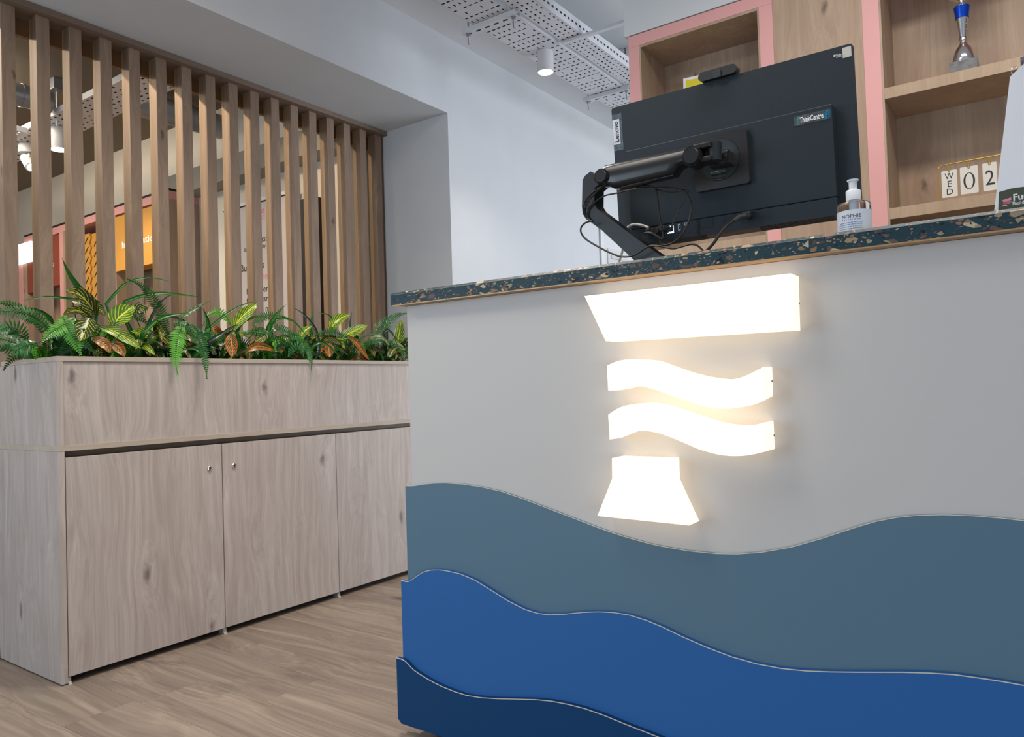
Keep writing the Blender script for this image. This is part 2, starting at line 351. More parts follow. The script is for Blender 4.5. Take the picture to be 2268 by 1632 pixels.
INK = mat('black_ink', (0.015, 0.018, 0.025), 0.5)
WINK = mat('white_ink', (0.8, 0.8, 0.8), 0.5)
GOLD = mat('gold_wire', (0.65, 0.40, 0.06), 0.3, metal=.8)
BLUEC = mat('blue_anodised', (0.01, 0.08, 0.65), 0.18, metal=.7)
STONE = mat('grey_marble_base', (0.16, 0.16, 0.165), 0.3, var=.3, vscale=60)
PLAST = mat('frosted_white_plastic', (0.72, 0.73, 0.76), 0.35)
CLEAR = mat('clear_plastic', (0.92, 0.95, 0.97), 0.04, trans=1.0, ior=1.45)
YEL = mat('yellow_print', (0.72, 0.60, 0.02), 0.5)
OCHRE = mat('ochre_panel', (0.58, 0.29, 0.055), 0.55)
RUST = mat('rust_red_panel', (0.26, 0.06, 0.035), 0.6)
SOIL = mat('dark_planter_fill', (0.006, 0.006, 0.005), 0.9)
LITP = mat('lit_light_panel', (1, 1, 1), .5, emit=(1, .97, .88), es=2.5)

# ------------------------------------------------------------------ measured outlines (metres, world)
ARM_LOW = [(-0.8946,1.3422),(-0.8928,1.3674),(-0.8856,1.3766),(-0.87,1.3841),(-0.8411,1.3534),(-0.8607,1.3421),(-0.8631,1.3037),(-0.8552,1.2905),(-0.7432,1.195),(-0.6786,1.1428),(-0.7604,1.1528),(-0.844,1.2369),(-0.8847,1.2699),(-0.896,1.2852),(-0.897,1.3034)]
ARM_UP = [(-0.8544,1.3845),(-0.8345,1.3872),(-0.7422,1.3881),(-0.667,1.3879),(-0.625,1.3894),(-0.6016,1.3742),(-0.6,1.3604),(-0.611,1.3491),(-0.6409,1.3503),(-0.6541,1.3453),(-0.6617,1.3358),(-0.8026,1.3324),(-0.8086,1.3422),(-0.8426,1.3485)]
C1 = [(-0.8014,1.57,1.3363),(-0.8239,1.57,1.3397),(-0.8486,1.57,1.3369),(-0.8706,1.57,1.3261),(-0.8845,1.57,1.3138),(-0.8901,1.57,1.2999),(-0.8899,1.57,1.285),(-0.8812,1.57,1.2703),(-0.8681,1.57,1.2624)]
C2 = [(-0.8178,1.565,1.3448),(-0.8342,1.565,1.3391),(-0.8511,1.565,1.3276),(-0.8682,1.565,1.3144),(-0.877,1.565,1.3027),(-0.8841,1.565,1.295)]
C3 = [(-0.7487,1.57,1.3188),(-0.7736,1.57,1.319),(-0.799,1.57,1.3178),(-0.8296,1.57,1.3174),(-0.8496,1.57,1.3107),(-0.8682,1.57,1.3007),(-0.8787,1.57,1.2906),(-0.8809,1.57,1.2777),(-0.8729,1.57,1.2661)]
C4 = [(-0.8603,1.55,1.2579),(-0.8753,1.55,1.2558),(-0.8874,1.55,1.246),(-0.8863,1.55,1.2312),(-0.8719,1.55,1.2145),(-0.8399,1.55,1.1927),(-0.8084,1.55,1.1742),(-0.7851,1.55,1.1641),(-0.7619,1.55,1.1611),(-0.7418,1.55,1.1655),(-0.7234,1.55,1.1742),(-0.7082,1.55,1.1784),(-0.6862,1.55,1.1747),(-0.6576,1.55,1.1654),(-0.6362,1.55,1.1666),(-0.615,1.55,1.169),(-0.6,1.55,1.1643),(-0.5868,1.55,1.1506),(-0.5804,1.55,1.1393)]
C5 = [(-0.7566,1.6,1.3291),(-0.7363,1.6,1.3297),(-0.7212,1.6,1.3241),(-0.7126,1.6,1.3097),(-0.7092,1.6,1.2794),(-0.7071,1.6,1.255),(-0.7035,1.6,1.2318),(-0.6999,1.6,1.2073),(-0.7032,1.6,1.2008),(-0.715,1.6,1.2095),(-0.7299,1.6,1.2188),(-0.7468,1.6,1.2198),(-0.7518,1.6,1.2134)]
C6 = [(-0.7628,1.6,1.3302),(-0.7335,1.6,1.3235),(-0.6956,1.6,1.318),(-0.6661,1.6,1.3105),(-0.6447,1.6,1.2977),(-0.6325,1.6,1.2762),(-0.6304,1.6,1.2565),(-0.6355,1.6,1.2353),(-0.6465,1.6,1.2135),(-0.6633,1.6,1.1951),(-0.6858,1.6,1.1857),(-0.7037,1.6,1.1881),(-0.7085,1.6,1.2001)]
C7 = [(-0.7145,1.605,1.3182),(-0.6907,1.605,1.3075),(-0.6685,1.605,1.3029),(-0.6493,1.605,1.305),(-0.6386,1.605,1.3017),(-0.6412,1.605,1.2911),(-0.6581,1.605,1.2675),(-0.6708,1.605,1.2444),(-0.682,1.605,1.2237),(-0.696,1.605,1.2103)]
WHITE_C = [(-0.7769,1.69,1.2513),(-0.7946,1.69,1.26),(-0.816,1.69,1.2656),(-0.8312,1.69,1.2625),(-0.8383,1.69,1.2544),(-0.8438,1.69,1.2414),(-0.8481,1.69,1.2189),(-0.8504,1.69,1.2038),(-0.8561,1.69,1.1891),(-0.8618,1.69,1.176)]
POWER = [(-0.5057,1.6,1.2219),(-0.5219,1.6,1.2215),(-0.534,1.6,1.216),(-0.5509,1.6,1.2067),(-0.5667,1.6,1.1912),(-0.5827,1.6,1.1724),(-0.6004,1.6,1.1567),(-0.6071,1.6,1.147)]
STRAP = [([(-2.7,1.274,1.18),(-2.692,1.249,1.225),(-2.685,1.217,1.265),(-2.678,1.185,1.311),(-2.67,1.164,1.352)],0.03),([(-2.72,1.338,1.186),(-2.71,1.354,1.243),(-2.7,1.387,1.286),(-2.69,1.457,1.317),(-2.68,1.529,1.314),(-2.67,1.559,1.304)],0.012),([(-2.7,1.377,1.187),(-2.685,1.402,1.228),(-2.67,1.462,1.253),(-2.655,1.523,1.26),(-2.64,1.651,1.256)],0.016),([(-2.72,1.299,1.168),(-2.72,1.262,1.21),(-2.72,1.202,1.221),(-2.72,1.131,1.222),(-2.72,1.056,1.202)],0.013),([(-2.56,1.365,1.023),(-2.552,1.372,1.087),(-2.544,1.396,1.124),(-2.536,1.436,1.154),(-2.528,1.491,1.17),(-2.52,1.535,1.174)],0.02),([(-2.62,1.411,1.069),(-2.612,1.428,1.142),(-2.605,1.45,1.192),(-2.598,1.481,1.234),(-2.59,1.517,1.252)],0.014),([(-2.6,1.594,1.073),(-2.592,1.637,1.117),(-2.584,1.68,1.158),(-2.576,1.735,1.2),(-2.568,1.801,1.236),(-2.56,1.848,1.245)],0.012),([(-2.6,1.641,1.074),(-2.593,1.648,1.143),(-2.587,1.637,1.177),(-2.58,1.62,1.206)],0.028),([(-2.53,1.606,1.061),(-2.517,1.654,1.1),(-2.503,1.694,1.132),(-2.49,1.726,1.141)],0.022),([(-2.62,1.94,1.038),(-2.608,1.927,1.13),(-2.595,1.948,1.181),(-2.582,1.968,1.215),(-2.57,1.996,1.246)],0.022),([(-2.58,2.162,1.033),(-2.575,2.163,1.118),(-2.57,2.126,1.173),(-2.565,2.07,1.216),(-2.56,2.018,1.234)],0.014),([(-2.66,2.197,1.074),(-2.653,2.187,1.166),(-2.647,2.196,1.219),(-2.64,2.197,1.257)],0.018),([(-2.6,1.939,1.149),(-2.585,1.985,1.188),(-2.57,2.031,1.176),(-2.555,2.069,1.133),(-2.54,2.085,1.1)],0.013),([(-2.53,2.09,1.064),(-2.51,2.118,1.087),(-2.49,2.159,1.066),(-2.47,2.198,1.019)],0.014),([(-2.6,2.382,1.034),(-2.588,2.386,1.092),(-2.575,2.418,1.123),(-2.562,2.469,1.137),(-2.55,2.524,1.136)],0.013),([(-2.66,2.425,1.101),(-2.653,2.419,1.175),(-2.647,2.422,1.218),(-2.64,2.423,1.251)],0.02),([(-2.56,2.55,1.153),(-2.547,2.591,1.148),(-2.533,2.6,1.116),(-2.52,2.597,1.066)],0.016),([(-2.65,1.128,1.122),(-2.643,1.085,1.163),(-2.637,1.03,1.168),(-2.63,0.983,1.156)],0.014),([(-2.65,1.607,1.111),(-2.643,1.586,1.153),(-2.637,1.537,1.17),(-2.63,1.464,1.162)],0.014),([(-2.6,1.788,1.061),(-2.592,1.774,1.123),(-2.585,1.801,1.165),(-2.578,1.87,1.19),(-2.57,1.918,1.183)],0.015),([(-2.68,2.346,1.1),(-2.673,2.348,1.174),(-2.667,2.312,1.224),(-2.66,2.241,1.235)],0.014)]
CROTON = [([(-2.6,1.239,1.154),(-2.583,1.212,1.185),(-2.567,1.17,1.219),(-2.55,1.121,1.222)],0.055,0),([(-2.55,1.272,1.118),(-2.54,1.282,1.144),(-2.53,1.305,1.168),(-2.52,1.325,1.19)],0.075,1),([(-2.54,1.191,1.139),(-2.527,1.173,1.112),(-2.513,1.156,1.084),(-2.5,1.14,1.059)],0.062,0),([(-2.53,1.222,1.11),(-2.513,1.258,1.096),(-2.497,1.294,1.07),(-2.48,1.326,1.04)],0.04,1),([(-2.52,1.188,1.068),(-2.51,1.204,1.064),(-2.5,1.221,1.049),(-2.49,1.227,1.024)],0.036,2),([(-2.52,1.246,1.061),(-2.51,1.26,1.05),(-2.5,1.272,1.032),(-2.49,1.276,1.012)],0.036,2),([(-2.58,1.746,1.13),(-2.57,1.77,1.169),(-2.56,1.801,1.202),(-2.55,1.842,1.239)],0.05,1),([(-2.52,1.762,1.042),(-2.51,1.797,1.06),(-2.5,1.831,1.06),(-2.49,1.872,1.044)],0.032,2),([(-2.51,1.688,1.105),(-2.503,1.687,1.079),(-2.497,1.687,1.044),(-2.49,1.68,1.014)],0.048,2),([(-2.6,2.265,1.144),(-2.59,2.265,1.174),(-2.58,2.294,1.203),(-2.57,2.345,1.224)],0.052,1),([(-2.56,2.255,1.114),(-2.55,2.299,1.128),(-2.54,2.358,1.154),(-2.53,2.42,1.177)],0.05,1),([(-2.51,2.164,1.085),(-2.507,2.163,1.065),(-2.503,2.162,1.045),(-2.5,2.159,1.024)],0.048,2),([(-2.53,2.294,1.126),(-2.517,2.322,1.1),(-2.503,2.349,1.063),(-2.49,2.384,1.012)],0.024,2),([(-2.62,2.7,1.073),(-2.613,2.702,1.129),(-2.607,2.71,1.179),(-2.6,2.711,1.224)],0.06,1),([(-2.62,1.236,1.14),(-2.61,1.196,1.168),(-2.6,1.156,1.164),(-2.59,1.13,1.147)],0.035,0),([(-2.66,1.19,1.21),(-2.653,1.231,1.201),(-2.647,1.264,1.191),(-2.64,1.291,1.161)],0.045,0),([(-2.6,1.373,1.162),(-2.593,1.378,1.178),(-2.587,1.386,1.189),(-2.58,1.378,1.161)],0.05,0),([(-2.56,1.663,1.073),(-2.553,1.697,1.082),(-2.547,1.689,1.099),(-2.54,1.674,1.115)],0.05,0),([(-2.56,1.823,1.114),(-2.55,1.848,1.123),(-2.54,1.851,1.104),(-2.53,1.813,1.079)],0.05,0),([(-2.6,1.445,1.052),(-2.59,1.415,1.091),(-2.58,1.377,1.1),(-2.57,1.34,1.103)],0.05,1),([(-2.62,2.092,1.089),(-2.613,2.106,1.124),(-2.607,2.126,1.148),(-2.6,2.151,1.165)],0.04,1),([(-2.55,2.565,1.034),(-2.543,2.596,1.067),(-2.537,2.627,1.082),(-2.53,2.664,1.068)],0.045,0)]
FERN = [([(-2.52,1.512,1.144),(-2.498,1.477,1.104),(-2.475,1.451,1.053),(-2.452,1.433,0.997),(-2.43,1.426,0.95)],0.05),([(-2.5,1.457,1.135),(-2.478,1.494,1.124),(-2.455,1.523,1.082),(-2.432,1.531,1.021),(-2.41,1.523,0.936)],0.038),([(-2.54,1.964,1.095),(-2.518,2.01,1.103),(-2.495,2.038,1.061),(-2.472,2.036,1.013),(-2.45,2.019,0.962)],0.03),([(-2.6,1.069,1.094),(-2.592,1.044,1.135),(-2.585,1.01,1.156),(-2.578,0.972,1.173),(-2.57,0.925,1.177)],0.035),([(-2.58,1.085,1.1),(-2.572,1.049,1.132),(-2.565,1.002,1.148),(-2.558,0.938,1.147),(-2.55,0.888,1.129)],0.05),([(-2.62,1.503,1.105),(-2.608,1.48,1.161),(-2.595,1.445,1.212),(-2.582,1.395,1.266),(-2.57,1.334,1.286)],0.04),([(-2.58,2.531,1.089),(-2.572,2.556,1.154),(-2.565,2.593,1.206),(-2.558,2.649,1.241),(-2.55,2.715,1.254)],0.045),([(-2.64,2.552,1.126),(-2.633,2.587,1.175),(-2.627,2.618,1.212),(-2.62,2.669,1.245)],0.045),([(-2.56,1.117,1.144),(-2.54,1.121,1.106),(-2.52,1.132,1.069),(-2.5,1.14,1.018)],0.055),([(-2.56,1.151,1.138),(-2.543,1.109,1.113),(-2.527,1.069,1.088),(-2.51,1.035,1.058)],0.05),([(-2.6,1.533,1.147),(-2.593,1.547,1.172),(-2.587,1.589,1.203),(-2.58,1.645,1.232)],0.022),([(-2.56,1.589,1.113),(-2.543,1.634,1.105),(-2.527,1.689,1.072),(-2.51,1.715,1.028)],0.035),([(-2.56,1.782,1.112),(-2.543,1.812,1.121),(-2.527,1.884,1.105),(-2.51,1.947,1.069)],0.035),([(-2.57,1.916,1.127),(-2.56,1.943,1.146),(-2.55,1.991,1.129),(-2.54,2.047,1.112)],0.035),([(-2.57,1.015,1.068),(-2.56,0.987,1.094),(-2.55,0.952,1.099),(-2.54,0.907,1.076)],0.05),([(-2.54,1.028,1.053),(-2.53,0.993,1.044),(-2.52,0.958,1.029),(-2.51,0.913,1.041)],0.05),([(-2.7,1.924,1.165),(-2.693,1.976,1.206),(-2.687,2.029,1.212),(-2.68,2.094,1.202)],0.04),([(-2.54,1.98,1.025),(-2.523,1.991,1.062),(-2.507,2.012,1.07),(-2.49,2.014,1.023)],0.03),([(-2.56,2.431,1.085),(-2.55,2.479,1.107),(-2.54,2.558,1.102),(-2.53,2.655,1.078)],0.035),([(-2.68,1.318,1.166),(-2.67,1.349,1.183),(-2.66,1.405,1.177),(-2.65,1.449,1.138)],0.045),([(-2.7,1.716,1.191),(-2.693,1.752,1.21),(-2.687,1.788,1.194),(-2.68,1.807,1.154)],0.04),([(-2.57,2.149,1.127),(-2.557,2.214,1.139),(-2.543,2.28,1.126),(-2.53,2.347,1.081)],0.032)]
TEAL = [(-1.3465,0.6258),(-1.3236,0.6264),(-1.3064,0.6284),(-1.2793,0.6332),(-1.249,0.6366),(-1.212,0.6393),(-1.1532,0.6394),(-1.0972,0.6358),(-1.0384,0.6283),(-0.9825,0.616),(-0.9156,0.5989),(-0.8506,0.5822),(-0.7897,0.5662),(-0.7312,0.5532),(-0.6711,0.5433),(-0.6405,0.54),(-0.5856,0.5364),(-0.5273,0.5369),(-0.488,0.5401),(-0.4408,0.5483),(-0.3863,0.5633),(-0.3339,0.5834),(-0.2726,0.6097),(-0.2414,0.6219),(-0.2114,0.6304),(-0.1822,0.6358),(-0.1428,0.64),(-0.0996,0.6413),(-0.0632,0.6406),(-0.0337,0.6388),(0.0013,0.6336),(0.0496,0.6202)]
MID = [(-1.3586,0.3856),(-1.3469,0.3846),(-1.3361,0.3849),(-1.3267,0.3876),(-1.3142,0.3956),(-1.2998,0.405),(-1.2855,0.4133),(-1.2714,0.4191),(-1.254,0.4237),(-1.2317,0.4269),(-1.2092,0.4281),(-1.1619,0.4257),(-1.1164,0.416),(-1.0676,0.3981),(-1.0204,0.3804),(-0.9745,0.3678),(-0.9386,0.3642),(-0.9077,0.3659),(-0.8687,0.3731),(-0.8224,0.384),(-0.7857,0.3906),(-0.7501,0.3944),(-0.7117,0.3946),(-0.6747,0.3897),(-0.6388,0.3815),(-0.5998,0.3699),(-0.5494,0.3574),(-0.501,0.3482),(-0.4543,0.3438),(-0.4093,0.3439),(-0.3657,0.3478),(-0.3236,0.3543),(-0.2802,0.3622),(-0.2102,0.3756),(-0.1724,0.3818),(-0.136,0.3864),(-0.1009,0.3878),(-0.0711,0.3884),(-0.0435,0.3881),(-0.0033,0.3844),(0.0393,0.377)]
DARK_WAVE = [(-1.3697,0.191),(-1.3584,0.1906),(-1.3488,0.1902),(-1.3403,0.188),(-1.3302,0.1827),(-1.3219,0.1772),(-1.3137,0.1726),(-1.3012,0.1678),(-1.2845,0.1632),(-1.2643,0.158),(-1.2441,0.1536),(-1.2178,0.1493),(-1.1783,0.1455),(-1.1424,0.1443),(-1.0973,0.1485),(-1.0487,0.1566),(-1.0015,0.166),(-0.9468,0.1766),(-0.9028,0.1826),(-0.8603,0.1851),(-0.8191,0.1851),(-0.7716,0.1812),(-0.7219,0.1743),(-0.6741,0.1689),(-0.6311,0.1634),(-0.5755,0.159),(-0.5046,0.1619),(-0.4213,0.1715),(-0.3208,0.1912),(-0.215,0.2136),(-0.0888,0.2354),(0.0337,0.2498)]
LOGO_BAR = [(-0.7731,1.055),(-0.3557,1.0548),(-0.3567,0.9565),(-0.7271,0.9581)]
LOGO_W1 = [(-0.7263,0.9077),(-0.7033,0.9155),(-0.68,0.9182),(-0.6574,0.9175),(-0.6279,0.9127),(-0.5958,0.9005),(-0.561,0.8875),(-0.5271,0.8782),(-0.494,0.8726),(-0.4745,0.8713),(-0.452,0.8741),(-0.4297,0.8827),(-0.4095,0.8921),(-0.4104,0.8387),(-0.435,0.8267),(-0.4573,0.8203),(-0.4799,0.8177),(-0.5027,0.8192),(-0.5293,0.8243),(-0.5562,0.8332),(-0.5838,0.8425),(-0.612,0.8525),(-0.6409,0.8613),(-0.6632,0.8646),(-0.6822,0.863),(-0.7016,0.8593),(-0.7252,0.8564)]
LOGO_W2 = [(-0.7271,0.8076),(-0.7031,0.8207),(-0.676,0.8274),(-0.6496,0.8291),(-0.6203,0.8254),(-0.5849,0.8153),(-0.5437,0.8016),(-0.5105,0.7913),(-0.4844,0.7859),(-0.4587,0.7838),(-0.4335,0.7868),(-0.411,0.7924),(-0.4106,0.7407),(-0.4293,0.7356),(-0.4545,0.7311),(-0.4801,0.7304),(-0.5061,0.7336),(-0.5393,0.7424),(-0.5732,0.7559),(-0.6081,0.7683),(-0.6369,0.7744),(-0.6629,0.7752),(-0.6819,0.7723),(-0.7014,0.7659),(-0.7259,0.7569)]
LOGO_T = [(-0.7219,0.7192),(-0.5993,0.7188),(-0.5992,0.6763),(-0.5621,0.5957),(-0.7603,0.599),(-0.7231,0.6777)]

# ------------------------------------------------------------------ the setting
XW, YR, ZC = -2.476, 2.972, 2.715          # left wall face, reveal of the screen opening, ceiling
def struct(name, mb, m, parent=None):
    o = part(mb, name, m, parent)
    if parent is None: tag(o, kind='structure')
    return o
fl = struct('floor', MB().box(-9.2, 4.2, -3.4, 7.2, -0.12, -0.004), FLOOR)
PW, PL = 0.194, 1.29
plank_mesh = {}
rng = random.Random(3); cnt = 0
for r in range(22):
    y0 = -0.62+r*PW; sh = rng.uniform(0, PL)
    x = -7.0-sh
    while x < 1.2:
        x1 = x+PL
        if not (y0 > 3.0 and x > -1.0):
            mb = MB().box(x, x1-0.0006, y0, y0+PW-0.0006, -0.004, 0.0)
            o = part(mb, 'floor_plank', FLOOR, fl); cnt += 1
        x = x1
struct('ceiling', MB().box(-2.70, 4.2, -3.4, 7.2, ZC, ZC+.1), CEIL)
struct('wall_left', MB().box(XW-.14, XW, YR, 4.57, 0, ZC+.05), WHITE)
struct('wall_left_far', MB().box(XW-.14, XW, 5.45, 7.0, 0, ZC+.05).box(XW-.14, XW, 4.57, 5.45, 1.99, ZC+.05), WHITE)
struct('trim_1', MB().box(XW-.60, XW, -3.2, YR, 2.31, ZC+.05), WHITE)      # boxed-in header above the screen opening
struct('trim_2', MB().box(XW-.60, XW-.14, YR, YR+.16, 0, ZC+.05), WHITE)           # end jamb of the opening
struct('wall_right', MB().box(4.1, 4.2, 1.2, 7.2, 0, ZC+.05), WHITE)
struct('wall_back', MB().box(-1.20, 4.2, 2.84, 2.96, 0, ZC+.05), WHITE)
struct('wall_corridor_end', MB().box(-2.6, 4.2, 7.0, 7.12, 0, ZC+.05), WHITE)
struct('trim_3', MB().box(-1.267, 4.2, 2.60, 2.84, 2.2075, ZC+.05, c=0.001), WHITE)           # bulkhead over the shelf wall
d = MB().box(XW-.06, XW-.02, 4.62, 5.40, 0.01, 1.95, c=.002)
door = struct('door_1', d, mat('white_door_paint', (.66, .67, .68), .45))
for z0, z1 in ((0.12, .95), (1.08, 1.84)):
    part(MB().box(XW-.022, XW-.012, 4.72, 5.30, z0, z1, c=.002), 'door_panel', mat('door_panel_paint', (.60, .61, .62), .45), door)
    for k in range(5):
        zz = z0+.06+k*(z1-z0-.12)/4
        part(MB().box(XW-.014, XW-.004, 4.76, 5.26, zz-.01, zz+.01, c=.003), 'louvre_slat', mat('louvre_paint', (.55, .56, .57), .5), door)
f = MB().box(XW-.10, XW+.014, 4.575, 4.62, 0, 1.99, c=.002).box(XW-.10, XW+.014, 5.40, 5.445, 0, 1.99, c=.002).box(XW-.10, XW+.014, 4.575, 5.445, 1.95, 1.99, c=.002)
part(f, 'door_frame', mat('door_frame_paint', (.7, .71, .72), .4), door)
struct('baseboard_left', MB().box(XW, XW+.014, YR, 4.56, 0, .10, c=.002), LAMPW)
# side room behind the screen
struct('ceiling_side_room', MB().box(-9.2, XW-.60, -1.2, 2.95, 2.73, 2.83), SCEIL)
struct('wall_side_room_back', MB().box(-9.2, XW-.595, 2.834, 2.985, 0, 2.83), CREAM)
struct('wall_side_room_far', MB().box(-9.3, -9.2, -1.2, 2.95, 0, 2.83), CREAM)
struct('trim_4', MB().box(-4.80, XW-.60, 2.70, 2.834, 2.195, 2.335), GREYB)      # low boxed duct along the side room wall

# ------------------------------------------------------------------ timber slat screen
scr = thing('slat_screen', 'screen of upright oak slats under a long oak head board, behind the planter', 'screen', (-2.975, 2.0, 0))
part(MB().box(-3.045, -2.913, -0.6, 2.970, 2.2865, 2.3095, c=.001), 'head_board', BEAM, scr)
part(MB().box(-3.045, -3.025, -0.6, 2.970, 2.225, 2.2865, c=.001), 'rear_rail', mat('rear_rail_oak', (.19, .10, .04), .5, var=.1, vscale=20), scr)
part(MB().box(-3.02, -2.935, 1.0, 2.970, 0.0, 0.03), 'sole_board', BEAM, scr)
part(MB().box(-3.0, -2.95, 2.953, 2.9705, .03, 2.2865), 'wall_batten', mat('dark_batten_oak', (.10, .065, .04), .5, var=.1, vscale=20), scr)
for i in range(17):
    y1 = 1.1404+0.11322*i
    mb = MB().box(-2.985, -2.945, y1-.045, y1, .03, 2.2865, 0, c=.0012)
    s_ = part(mb, 'slat', SLAT, scr)
    part(MB().box(-3.0045, -2.9848, y1-.0445, y1-.0005, .03, 2.2865, 0, c=.001), 'rear_lipping', SLATR, s_)

# ------------------------------------------------------------------ storage cabinet with planter box
Y0, Y1, X0 = 1.060, 2.966, -2.930
cab = thing('planter_cabinet', 'long pale oak cabinet with lockable doors and a planter box on top', 'cabinet', (-2.68, 2.0, 0))
part(MB().box(X0, XW, Y0, Y0+.018, 0.004, .7144, c=.0008), 'side_panel', CAB, cab)
part(MB().box(X0, XW, Y1-.018, Y1, 0.004, .7144, c=.0008), 'side_panel', CAB, cab)
part(MB().box(X0, XW+.0005, Y0-.0005, Y1, .7144, .7321, c=.0008), 'middle_board', CABE, cab)
part(MB().box(X0, XW, Y0, Y0+.018, .7321, .9942, c=.0008), 'planter_end_panel', CAB, cab)
part(MB().box(X0, XW, Y1-.018, Y1, .7321, .9942, c=.0008), 'planter_end_panel', CAB, cab)
part(MB().box(XW-.022, XW-.004, Y0+.018, Y1-.018, .7321, .9942, c=.0005), 'planter_front_panel', CAB, cab)
part(MB().box(X0, X0+.018, Y0+.018, Y1-.018, .7321, .9942, c=.0005), 'planter_back_panel', CAB, cab)
part(MB().box(X0, X0+.012, Y0+.018, Y1-.018, .05, .7144), 'back_panel', CAB, cab)
part(MB().box(XW-.022, XW+.0008, Y0-.0008, Y1, .9942, 1.010, c=.0008), 'front_rim', CABE, cab)
part(MB().box(-2.888, XW-.022, Y0-.0008, Y0+.021, .9942, 1.010, c=.0008), 'end_rim', CABE, cab)
part(MB().box(X0, XW-.022, Y1-.021, Y1, .9942, 1.010, c=.0008), 'end_rim', CABE, cab)
part(MB().box(X0, X0+.021, Y0+.021, Y1-.021, .9942, 1.010, c=.0008), 'back_rim', CABE, cab)
part(MB().box(X0+.012, XW-.024, Y0+.018, Y1-.018, .045, .063), 'bottom_board', CAB, cab)
part(MB().box(XW-.075, XW-.055, Y0+.018, Y1-.018, .0, .045), 'plinth', KICK, cab)
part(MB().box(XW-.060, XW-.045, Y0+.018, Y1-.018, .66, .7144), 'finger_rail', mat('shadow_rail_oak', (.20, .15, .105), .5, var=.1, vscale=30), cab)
edges = [1.0790, 1.6195, 2.1625, 2.7055, 2.9475]
for k in range(4):
    a, b = edges[k]+.0015, edges[k+1]-.0018
    if k < 3 or True:
        dr = part(MB().box(XW-.0185, XW+.0005, a, b, .0225, .6945, c=.0008), 'door', CAB, cab)
        if k < 2:
            yl = 1.5681 if k == 0 else 1.6682
            lk = MB().lathe([(0, 0), (.0058, 0), (.0092, .001), (.0092, .0035), (.0078, .0050), (.0066, .0048), (.0062, .0030), (0, .0030)], (0, 0, 0), 24)
            moved(lk, lambda v, yl=yl: Vector((XW+.0004+v.z, yl+v.x, .610+v.y)))
            L_ = part(lk, 'cam_lock', CHROME, dr)
for yf in (edges[0]+.004, edges[1], edges[2], edges[3]):
    ft = MB().prism([(-.030, .0), (-.030, .021), (-.002, .021), (-.002, .008), (.006, .0)], yf-.008 if yf > 1.1 else yf-.005, yf+.004, 'Y')
    moved(ft, lambda v: Vector((v.x+XW, v.y, v.z)))
    part(ft, 'levelling_foot', mat('clear_foot_plastic', (.30, .28, .24), .3), cab)
part(MB().box(X0+.02, XW-.02, Y0+.02, Y1-.02, .955, .962), 'planting_medium', SOIL, cab)

# ------------------------------------------------------------------ reception desk
desk = thing('reception_desk', 'pale reception desk with layered blue wave panels and teal terrazzo counter', 'desk', (-0.1, 1.56, 0))
XR_ = 1.30
part(MB().box(-1.3285, XR_, 1.408, 1.426, .03, 1.0865, c=.0006), 'front_panel', DESKW, desk)
part(MB().box(-1.3285, -1.3105, 1.4262, 2.05, .03, .735, c=.0006).box(-1.3285, -1.3105, 1.4262, 1.70, .735, 1.0865, c=.0006), 'end_panel', DESKW, desk)
part(MB().box(-1.3103, XR_, 1.682, 1.70, .75, 1.0865), 'inner_panel', DESKW, desk)
part(MB().box(-1.3103, XR_, 1.4265, 2.10, .725, .7495), 'work_surface', DESKW, desk)
part(MB().box(-1.29, XR_, 1.430, 1.445, 0, .03), 'kickboard', KICK, desk)
part(MB().box(-1.29, -1.275, 1.4455, 2.0, 0, .03), 'kickboard', KICK, desk)
def wave(name, pts, yf, yb, zb, xl, m, cut=0.0):
    top = [(xl, pts[0][1])]+[p for p in pts if p[0] > xl+.003]+[(XR_, pts[-1][1])]
    bot = [(XR_, zb)]+([(xl+.012, zb), (xl, zb+.010)] if cut else [(xl, zb)])
    ol = top+bot
    mb = MB().prism(ol[::-1], yf, yb, 'Y', 0, 0)
    o = part(mb, name, [m], desk)
    # thin pale edge line along the upper front edge
    e = MB(); tp = [(xl, pts[0][1])]+[p for p in pts if p[0] > xl+.003]
    for i in range(len(tp)-1):
        (xa, za), (xb, zb_) = tp[i], tp[i+1]
        e.add([(xa, yf-.0003, za-.0011), (xb, yf-.0003, zb_-.0011), (xb, yf-.0003, zb_+.0003), (xa, yf-.0003, za+.0003),
               (xa, yf+.0012, za-.0011), (xb, yf+.0012, zb_-.0011), (xb, yf+.0012, zb_+.0003), (xa, yf+.0012, za+.0003)],
              [(0, 1, 2, 3), (3, 2, 6, 7), (4, 7, 6, 5), (0, 4, 5, 1)])
    part(e, 'edge_band', EDGEL, o)
DK = [p for p in DARK_WAVE if p[0] < -.57]+[(-.50, .1565), (-.40, .1545), (-.2, .155), (0.1, .16)]
wave('upper_wave_panel', TEAL, 1.402, 1.4078, .03, -1.3455, mat_edge := TEALM)
wave('middle_wave_panel', MID, 1.390, 1.4018, .022, -1.3580, BLUEM)
wave('lower_wave_panel', DK, 1.378, 1.3898, .0275, -1.3703, NAVYM, 1)
# counter
ct = [(1.378, 1.0895), (1.378, 1.1155), (1.3835, 1.121), (1.70, 1.121), (1.70, 1.0895)]
top = part(MB().prism(ct, -1.356, XR_, 'X'), 'countertop', TERR, desk)
part(MB().box(-1.3562, XR_, 1.3776, 1.3788, 1.1150, 1.1157), 'arris_highlight', mat('painted_arris_highlight', (.30, .29, .22), .4), top)  # edge highlight painted as a thin pale strip
part(MB().box(-1.3285, XR_, 1.382, 1.4078, 1.0868, 1.0894), 'counter_underside', PLY, desk)
part(MB().box(-1.353, XR_, 1.3785, 1.3815, 1.0868, 1.0894), 'ply_lip_glow', mat('painted_sign_glow', (.46, .28, .12), .4, metal=.3), desk)  # plywood edge, with the golden glow of the sign put into its colour

